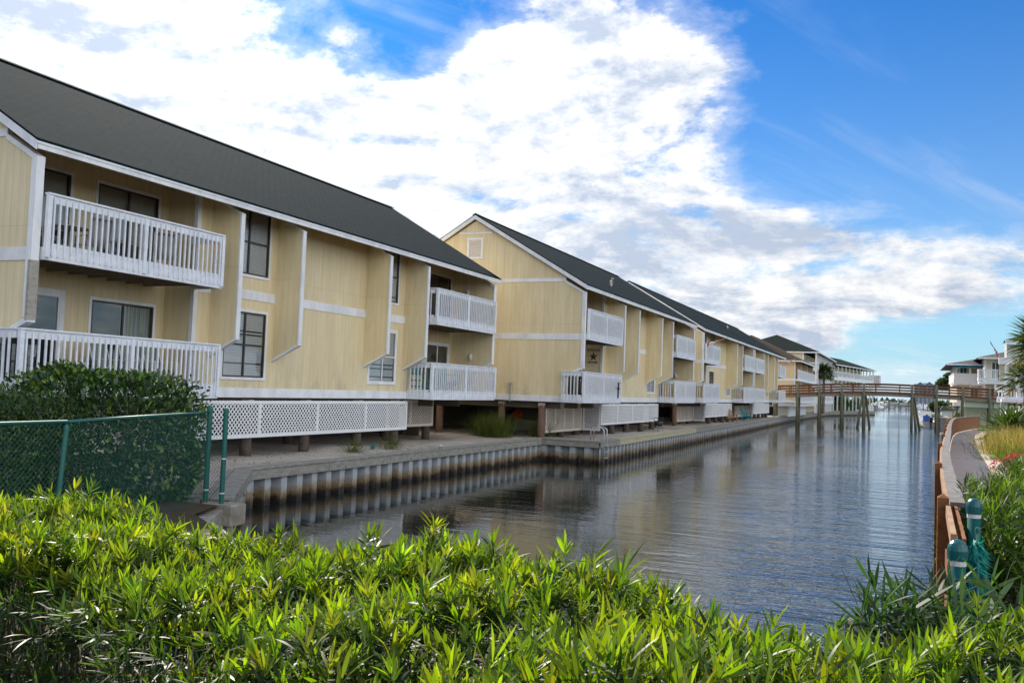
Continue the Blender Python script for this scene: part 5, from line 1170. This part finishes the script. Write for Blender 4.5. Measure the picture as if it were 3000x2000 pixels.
def kayak(label, loc, rz, roll, L, B, H, mat, deck=True):
    r = thing('kayak', label, 'kayak'); m = hull_mesh(L, B, H); o = m.build('hull', mat, r, smooth=True)
    if deck:
        d = MB(); n = 14; vs = []
        for i in range(n+1): t = i/n; x = -L/2+L*t; w = B/2*max(.02, 1-abs(2*t-1)**2.4); zt = H+.15*abs(2*t-1)**2; vs += [(x, -w, zt), (x, 0, zt+.09*max(0, 1-abs(2*t-1)**2)), (x, w, zt)]
        d.add(vs, [(3*i+j, 3*i+3+j, 3*i+4+j, 3*i+1+j) for i in range(n) for j in (0, 1)]); d.build('deck', mat, r, smooth=True); c = MB(); c.tube([(.28*math.cos(a)*1.6, .19*math.sin(a), H+.10) for a in np.linspace(0, 6.283, 17)], .02, 6); c.build('cockpit_rim', 'black_plastic', r)
    r.location = loc; r.rotation_euler = (roll, 0, rz); return r
kayak('orange kayak lying on its side in the shade under the second building', (-18.75, 44.6, -1.74), math.radians(112), math.radians(-58), 3.0, 1.0, .50, 'orange_hull')
kayak('dark blue kayak behind the orange one under the second building', (-19.5, 45.6, -1.62), math.radians(112), math.radians(-58), 3.4, .90, .42, 'blue_hull')
kayak('pale grey open dinghy beside the wooden pile under the second building', (-17.55, 43.6, -2.20), math.radians(20), 0, 2.1, 1.0, .55, 'gray_hull', deck=False)
# swim ladder
r = thing('swim_ladder', 'white metal swim ladder with two hooped handrails at the seawall corner', 'ladder', (-12.1, 38.2, GZ))
for y in (37.95, 38.40):
    m = MB(); m.tube([(-12.62, y, GZ), (-12.62, y, -1.72)]+[(-12.32-.30*math.cos(a), y, -1.72+.17*math.sin(a)) for a in np.linspace(.2, math.pi-.2, 7)]+[(-12.02, y, -1.72), (-12.0, y, -2.95)], .024, 8); m.build('handrail', 'alu_metal', r, smooth=True)
for z in (-2.35, -2.62, -2.88): m = MB(); m.box(-12.03, -11.95, 37.95, 38.40, z-.015, z+.015); m.build('rung', 'alu_metal', r)
# ornaments of the second building
def star():
    m = MB(); c = (-14.49, 43.585, 1.72); pts = []
    for i in range(10): a = math.pi/2+i*math.pi/5; q = .23 if i % 2 == 0 else .095; pts.append((c[0]+q*math.cos(a), c[1], c[2]+q*math.sin(a)))
    m.add(pts+[(c[0], c[1]-.05, c[2])], [(i, (i+1) % 10, 10) for i in range(10)]+[tuple(range(10))]); tag(m.build('star', 'rust_star'), 'rusty five-pointed barn star hanging on the second building balcony wall', 'star')
star()
m = MB(); m.box(-14.74, -14.26, 43.50, 43.59, 1.44, 1.465); m.box(-14.70, -14.67, 43.52, 43.59, 1.38, 1.44); m.box(-14.33, -14.30, 43.52, 43.59, 1.38, 1.44); tag(m.build('wall_shelf', 'rust_star'), 'narrow dark shelf on the wall directly under the rusty star', 'shelf')
m = MB(); m.tube([(-14.72+.03*i, 43.3+.02*math.sin(i), 2.10-.06*math.sin(i*.5)**2) for i in range(24)], .008, 4)
for i in range(0, 24, 2): m.ellipsoid((-14.72+.03*i, 43.3, 2.05-.06*math.sin(i*.5)**2), (.02, .02, .035), 5, 4)
tag(m.build('string_lights', 'heron_dark'), 'dark string of small bulbs looped under the second building upper balcony', 'string lights')
r = thing('hammock', 'brown knotted hammock slung across the upper balcony at the end of the second building', 'hammock', (-14.6, 59.2, 4))
m = MB(); A = Vector((-15.0, 57.6, 4.35)); Bq = Vector((-14.25, 60.35, 4.80)); NX = 18; vs = []
for i in range(NX+1):
    t = i/NX; p = A.lerp(Bq, t); w = .34*math.sin(math.pi*t)**.6+.02; sag = .75*math.sin(math.pi*t)
    for j in range(6): q = j/5-.5; vs.append((p.x+.3*q*w, p.y, p.z-sag+abs(q)*w*1.4))
m.add(vs, [(i*6+j, i*6+j+1, i*6+j+7, i*6+j+6) for i in range(NX) for j in range(5)]); m.build('net', 'rope_brown', r, smooth=True)
m = MB(); m.tube([A+Vector((0, 0, .35)), A], .012, 5); m.tube([Bq+Vector((0, -.05, .15)), Bq], .012, 5); m.build('rope', 'rope_brown', r)
# black wire basket grill
r = thing('fire_basket', 'black iron fire basket on legs on the sand by the light wood seawall cap', 'fire basket', (-13.45, 53.0, GZ)); c = (-13.45, 53.0, GZ)
m = MB(); m.lathe((c[0], c[1], c[2]+.30), [(.17, 0), (.24, .02), (.27, .30), (.25, .30), (.2, .05), (.0, .05)], 14); m.build('bowl', 'black_iron', r, smooth=True)
for k in range(4): a = k*1.57+.4; m = MB(); m.tube([(c[0]+.26*math.cos(a), c[1]+.26*math.sin(a), GZ), (c[0]+.22*math.cos(a), c[1]+.22*math.sin(a), GZ+.4), (c[0]+.29*math.cos(a), c[1]+.29*math.sin(a), GZ+.78)], .014, 6); m.build('leg', 'black_iron', r)
m = MB(); m.tube([(c[0]+.29*math.cos(a), c[1]+.29*math.sin(a), GZ+.78) for a in np.linspace(0, 6.283, 17)], .014, 6); m.build('rim', 'black_iron', r)
m = MB(); m.lathe((-14.52, 27.6, -2.36), [(.05, 0), (.05, .3), (.06, .3), (.06, .34), (0, .345)], 10); tag(m.build('standpipe', 'clean_white', smooth=True), 'short white pipe standing against the near seawall cap', 'pipe')
m = MB(); m.lathe((-16.2, 26.0, GZ-.02), [(.06, 0), (.085, .16), (.09, .17), (.07, .17), (0, .12)], 10); tag(m.build('plant_pot', 'teal_paint', smooth=True), 'tiny green plant pot on the sand near the nearest building', 'plant pot')
# heron on the roof of the second building, gull on the third roof
def heron():
    zr = lambda x: 4.66+RP*(F2+1.1-x); x, y = -13.45, 42.9; z = zr(x); r = thing('heron', 'grey heron with hunched neck standing on the second building roof', 'heron', (x, y, z)); R = Vector((x, y, z))
    b = MB(); V = []; spine = [(0, -.10, .16, .03), (0, -.075, .22, .07), (0, -.03, .31, .105), (0, .02, .40, .105), (.0, .05, .48, .075), (.0, .05, .54, .052), (.01, .03, .575, .045), (.045, .0, .585, .035), (.075, -.02, .575, .016)]
    b.tube([R+Vector((p[0], p[1], p[2])) for p in spine], [p[3] for p in spine], 12); b.build('body', 'heron_gray', r, smooth=True)
    w = MB()
    for s in (-1, 1): w.ellipsoid(R+Vector((s*.085, -.03, .33)), (.03, .06, .17), 10, 7, rot=Matrix.Rotation(.22, 3, 'X'))
    w.build('wing', 'heron_dark', r, smooth=True)
    k = MB(); k.tube([R+Vector((.07, -.018, .577)), R+Vector((.15, -.05, .565)), R+Vector((.24, -.085, .548))], [.014, .010, .002], 6); k.build('bill', 'beak_yellow', r, smooth=True)
    for s in (-1, 1): l = MB(); l.tube([R+Vector((s*.03, 0, .22)), R+Vector((s*.032, .03, .10)), R+Vector((s*.03, -.0, .0))], [.014, .009, .010], 6); l.tube([R+Vector((s*.03, 0, .012)), R+Vector((s*.03+.02, -.06, .0))], .006, 5); l.build('leg', 'heron_dark', r, smooth=True)
heron()
def gull():
    zr = lambda x: 4.66+RP*(F2+1.1-x); x, y = -15.6, 86.5; z = zr(x)+.03; r = thing('gull', 'white gull perched on the roof edge where the third and fourth buildings meet', 'gull', (x, y, z)); R = Vector((x, y, z)); b = MB()
    b.tube([R+Vector(p) for p in ((0, .17, .14), (0, .10, .15), (0, 0, .16), (0, -.08, .20), (0, -.11, .26), (0, -.13, .285), (0, -.165, .28))], [.008, .05, .075, .06, .04, .035, .012], 10); b.build('body', 'gull_white', r, smooth=True)
    k = MB(); k.tube([R+Vector((0, -.16, .28)), R+Vector((0, -.21, .272))], [.010, .002], 5); k.build('bill', 'beak_yellow', r)
    for s in (-1, 1): l = MB(); l.tube([R+Vector((s*.025, .0, .1)), R+Vector((s*.025, 0, -.02))], .006, 5); l.build('leg', 'beak_yellow', r)
gull()

# ------------------------------------------------------------------ boats, dock, far marina
def motorboat(label, loc, rz, L, B, H, hull='gelcoat_white', canopy=None, outboards=1, console=True, cabin=False, group=None, cover=None, name='motorboat'):
    r = thing(name, label, 'boat', (0, 0, 0), group); m = hull_mesh(L, B, H, sheer=.35, flat=1); m.build('hull', hull, r, smooth=True)
    d = MB(); n = 12; vs = []
    for i in range(n+1):
        t = i/n; w = B/2*(max(.03, 1-max(0, (t-.45)/.55)**2.2) if t > .45 else .94+.06*t/.45); zt = H+.35*t*t; vs += [(-L/2+L*t, -w*.97, zt-.02-(.32*H if t < .7 else .0)), (-L/2+L*t, w*.97, zt-.02-(.32*H if t < .7 else .0))]
    d.add(vs, [(2*i, 2*i+2, 2*i+3, 2*i+1) for i in range(n)]); d.build('deck', 'gelcoat_white', r)
    g = MB()
    for s in (-1, 1): g.tube([(-L/2+L*t, s*B/2*(max(.03, 1-max(0, (t-.45)/.55)**2.2) if t > .45 else .94+.06*t/.45), H+.35*t*t+.01) for t in np.linspace(0, 1, 13)], .05, 6)
    g.build('gunwale', 'gelcoat_white', r, smooth=True)
    if console: c = MB(); c.prism([(-.5, H*.7), (.35, H*.7), (.15, H+.75), (-.4, H+.75)], 'y', -B*.2, B*.2); c.build('console', cover or 'gelcoat_white', r, bevel=.04)
    if cabin: c = MB(); c.prism([(-L*.12, H*.8), (L*.30, H*.95), (L*.14, H+.75), (L*.08, H+1.05), (-L*.12, H+1.1)], 'y', -B*.36, B*.36); o = c.build('cabin', 'gelcoat_white', r, bevel=.05); wn = MB(); wn.box(-L*.10, L*.10, -B*.365, B*.365, H+.45, H+.8); wn.build('cabin_window', 'tower_glass', o)
    if canopy:
        t = MB(); t.box(-L*.20, L*.10, -B*.38, B*.38, H+1.72, H+1.80); t.build('canopy', canopy, r, bevel=.03)
        for x in (-L*.16, L*.06):
            for y in (-B*.3, B*.3): p = MB(); p.tube([(x, y, H*.7), (x*.9, y, H+1.73)], .03, 6); p.build('canopy_post', 'alu_metal', r)
    for i in range(outboards):
        y = (i-(outboards-1)/2)*.75; e = MB(); e.prism([(-L/2-.55, H-.05), (-L/2-.05, H-.05), (-L/2-.02, H+.35), (-L/2-.15, H+.62), (-L/2-.5, H+.60), (-L/2-.62, H+.3)], 'y', y-.19, y+.19); e.box(-L/2-.42, -L/2-.18, y-.08, y+.08, -.5, H-.05); e.build('outboard_motor', 'black_plastic', r, bevel=.05)
    return place(r, loc, rz)
hd = lambda dx, dy: math.atan2(dy, dx)
motorboat('white open motorboat with a black outboard and blue covers moored past the footbridge', (2.35, 135.0, WZ-.22), hd(-.9, 6), 6.4, 2.1, .95, cover='blue_canvas')
motorboat('small white boat with a windscreen moored ahead of the open motorboat', (2.6, 158, WZ-.2), hd(-.3, 6), 6.2, 2.3, 1.0, cabin=True, console=False)
motorboat('white boat with a dark canopy and twin outboards at the left quay end', (-9.6, 372, WZ-.25), hd(.25, 1), 8.5, 2.7, 1.25, canopy='navy_paint', outboards=2)
motorboat('long white speedboat with a dark blue top raised on a lift', (-3.1, 402, -1.55), hd(-1, .08), 9.2, 2.6, 1.3, cover='navy_paint', outboards=2)
motorboat('grey boat with a dark hull stripe lying at the right bank beyond the footbridge', (4.6, 232, WZ-.2), hd(-1, 1.2), 6.5, 2.3, 1.0, cover='navy_paint')
def lift(x0, x1, y):
    r = thing('boat_lift', 'wooden piles and beams of the lift holding the long speedboat', 'boat lift', (x0, y, WZ))
    for x in (x0, (x0+x1)/2, x1):
        for yy in (y-1.9, y+1.9): p = MB(); p.tube([(x, yy, WZ-1), (x, yy, .9)], .2, 7); p.build('pile', 'green_pile_wood', r)
        b = MB(); b.box(x-.1, x+.1, y-1.9, y+1.9, -1.75, -1.56); b.build('beam', 'pile_wood', r)
lift(-6.8, .6, 402)
def dock():
    r = thing('dock', 'low grey plank dock beside the boardwalk before the footbridge', 'dock', (3.9, 104, WZ)); d = MB()
    for i in range(26): y = 102.2+i*.24; d.box(3.05, 5.1, y, y+.225, -1.42, -1.37)
    d.build('deck', 'gray_plank', r); f = MB()
    for i in range(7): f.box(3.05, 5.1, 102.15, 102.19, -1.62-i*.2, -1.45-i*.2)
    f.build('plank_face', 'gray_plank', r); w = MB(); w.box(3.06, 5.1, 102.13, 102.6, WZ-.1, WZ+.18); w.build('float', 'clean_white', r)
    for y in (103, 107.8): p = MB(); p.tube([(2.98, y, WZ-1), (2.98, y, -.9)], .11, 8); p.build('pile', 'green_pile_wood', r)
dock()
def marina():
    kinds = [motorboat('white cabin cruiser among the distant marina boats', (0, 0, 0), 0, 9, 3.0, 1.4, cabin=True, console=False, group='moored boats in the distant marina'),
             motorboat('white boat with a canopy among the distant marina boats', (0, 0, 0), 0, 7.5, 2.6, 1.2, canopy='gelcoat_white', group='moored boats in the distant marina'),
             motorboat('white boat with a blue top among the distant marina boats', (0, 0, 0), 0, 8, 2.7, 1.25, canopy='blue_canvas', group='moored boats in the distant marina')]
    k = 0
    for row, Y in enumerate((470, 500, 535, 575, 620)):
        for i in range(9):
            x = -15+i*3.9*(1+row*.08)+random.uniform(-.5, .5); t = k % 3; rz = hd(random.uniform(-.08, .08), -1 if random.random() < .6 else 1); loc = (x, Y+random.uniform(-3, 3), WZ-.2+random.choice((0, 0, .9)))
            if k < 3: place(kinds[k], loc, rz)
            else: copy_thing(kinds[t], loc, rz)
            k += 1
marina()
d = MB(); d.box(-22, 26, 455, 458, WZ+.9, WZ+1.2); 
tag(d.build('pier', 'gray_plank'), 'long low grey pier in front of the distant marina boats', 'pier')
for i in range(14):
    p = MB(); x = -13+i*2.1+random.uniform(-.4, .4); y = 430+random.uniform(-22, 18); p.tube([(x, y, WZ-1), (x, y, WZ+2.2+random.uniform(-.4, .8))], .2, 6); tag(p.build('mooring_pile', 'pile_wood'), 'weathered mooring pile standing in the water before the distant marina', 'mooring pile', 'mooring piles before the marina')
def sailboat(label, loc, h):
    r = motorboat(label, loc, hd(.2, 1), 10, 3.0, 1.2, cabin=True, console=False, outboards=0, name='sailboat'); m = MB(); m.tube([(.8, 0, 1.2), (.8, 0, h)], [.24, .16], 6); m.build('mast', 'alu_metal', r); b = MB(); b.tube([(.8, 0, 2.4), (-3.2, 0, 2.5)], .09, 6); b.build('boom', 'alu_metal', r)
sailboat('sailboat with a tall bare mast rising above the footbridge rail', (6.6, 440, WZ-.2), 24.5)
sailboat('more distant sailboat whose shorter mast shows over the footbridge', (-1.1, 560, WZ-.2), 17)
def tower():
    r = thing('tower_block', 'hazy blue-grey high-rise with gabled roofs far beyond the marina', 'apartment tower', (18, 1200, 0)); x0, x1, y0, y1 = 7.4, 31, 1200, 1222
    b = MB(); b.box(x0, x1, y0, y1, WZ, 22.5); b.build('wall', 'tower_wall', r)
    for i in range(5): x = x0+1.5+i*4.6; g = MB(); g.box(x, x+2.6, y0-.15, y0-.01, 0, 20.5); g.build('window_strip', 'tower_glass', r)
    for z in np.arange(1, 22, 3.0): f = MB(); f.box(x0-.2, x1+.2, y0-.6, y0-.16, z, z+.5); f.build('balcony_band', 'tower_wall', r)
    t = MB(); hip_roof(t, x0, x1, y0, y1, 22.6, 2.2, .5); t.prism([(x0+3, 22.7), (x0+10, 22.7), (x0+6.5, 25.5)], 'y', y0-.3, y0+6); t.prism([(x0+12, 22.7), (x0+21, 22.7), (x0+16.5, 26)], 'y', y0-.3, y0+6); t.build('roof', 'tower_roof', r)
tower()
TG = [(.075, .12, .03), (.10, .15, .035)]; TO = [(.030, .060, .018), (.04, .075, .022)]
def tree(label, x, y, z0, zc, crown, n, L, name='broadleaf_tree', group=None):
    r = thing(name, label, 'tree', (x, y, z0), group); leaves('crown', 'waxy_leaf', r, *blobleaves(crown, n, L, L*.55, TG, TO, shell=.45), prof=OVAL); m = MB(); m.tube([(x, y, z0-.2), (x+.3, y, z0+(zc-z0)*.5), (x+.1, y, zc)], [.45, .36, .25], 8)
    for c in crown: m.tube([(x+.1, y, zc-.6), ((x+c[0])/2, c[1], (zc+c[2])/2), (c[0], c[1], c[2])], [.2, .14, .05], 6)
    m.build('trunk', 'bark', r, smooth=True); return r
tree('spreading dark green tree with an open crown left of the cream house', 9.4, 182, GZ, 2.5, [(6.2, 182, 3.6, 1.5, 1.8, .9), (7.8, 182, 4.8, 1.8, 1.8, 1.0), (9.6, 183, 5.6, 1.9, 2, 1.0), (8.8, 182, 3.1, 1.6, 1.6, .6), (11.5, 183, 5.0, 2, 2, 1.2), (10.6, 181, 3.4, 1.3, 1.4, .6)], 5000, .42)
palm('cabbage_palm', 'small dark palm standing behind the right-hand tree trunk near the bridge', (7.6, 170), .2, 26, 1.0, 1.1, rt=.22)
bush('shrub', 'rounded light green shrub on the right bank beyond the moored boats', 'shrub', [(8.6, 300, -.9, 2.6, 2.6, 1.5)], 1500, .5, .32, TG, TO, stems=3)
bush('shrub', 'low dark clipped shrub on the lawn beside the brown rail fence', 'shrub', [(7.9, 152, -1.9, 1.3, .8, .5, 3)], 700, .28, .18, TG, TO, stems=3)
r = thing('boat_shed', 'small grey roofed boat shed on the right bank near the moored boats', 'shed', (6.2, 190, GZ))
m = MB(); m.box(5.9, 8.2, 190, 194, GZ, -1.2); m.build('wall', 'clean_white', r); m = MB(); m.prism([(5.6, -1.2), (8.5, -1.2), (7.6, -.35), (6.2, -.35)], 'y', 189.6, 194.4); m.build('roof', 'gray_shingle', r, uvs=lambda p: (p[0], p[1]))
k = 2600; o = leaves('distant_woods', 'waxy_leaf', None, np.stack([RNG.uniform(-420, 520, k), 1500+RNG.uniform(0, 40, k), WZ+RNG.uniform(.5, 7, k)*(.6+.4*np.sin(RNG.uniform(-420, 520, k)*.02)**2)], 1), RNG.normal(0, 1, (k, 3)), np.full(k, 7.0), np.full(k, 4.5), np.zeros(k), pick([(.05, .08, .05), (.06, .09, .06)], k), prof=OVAL); tag(o, 'hazy dark band of trees along the far shore', 'woods', kind='stuff')
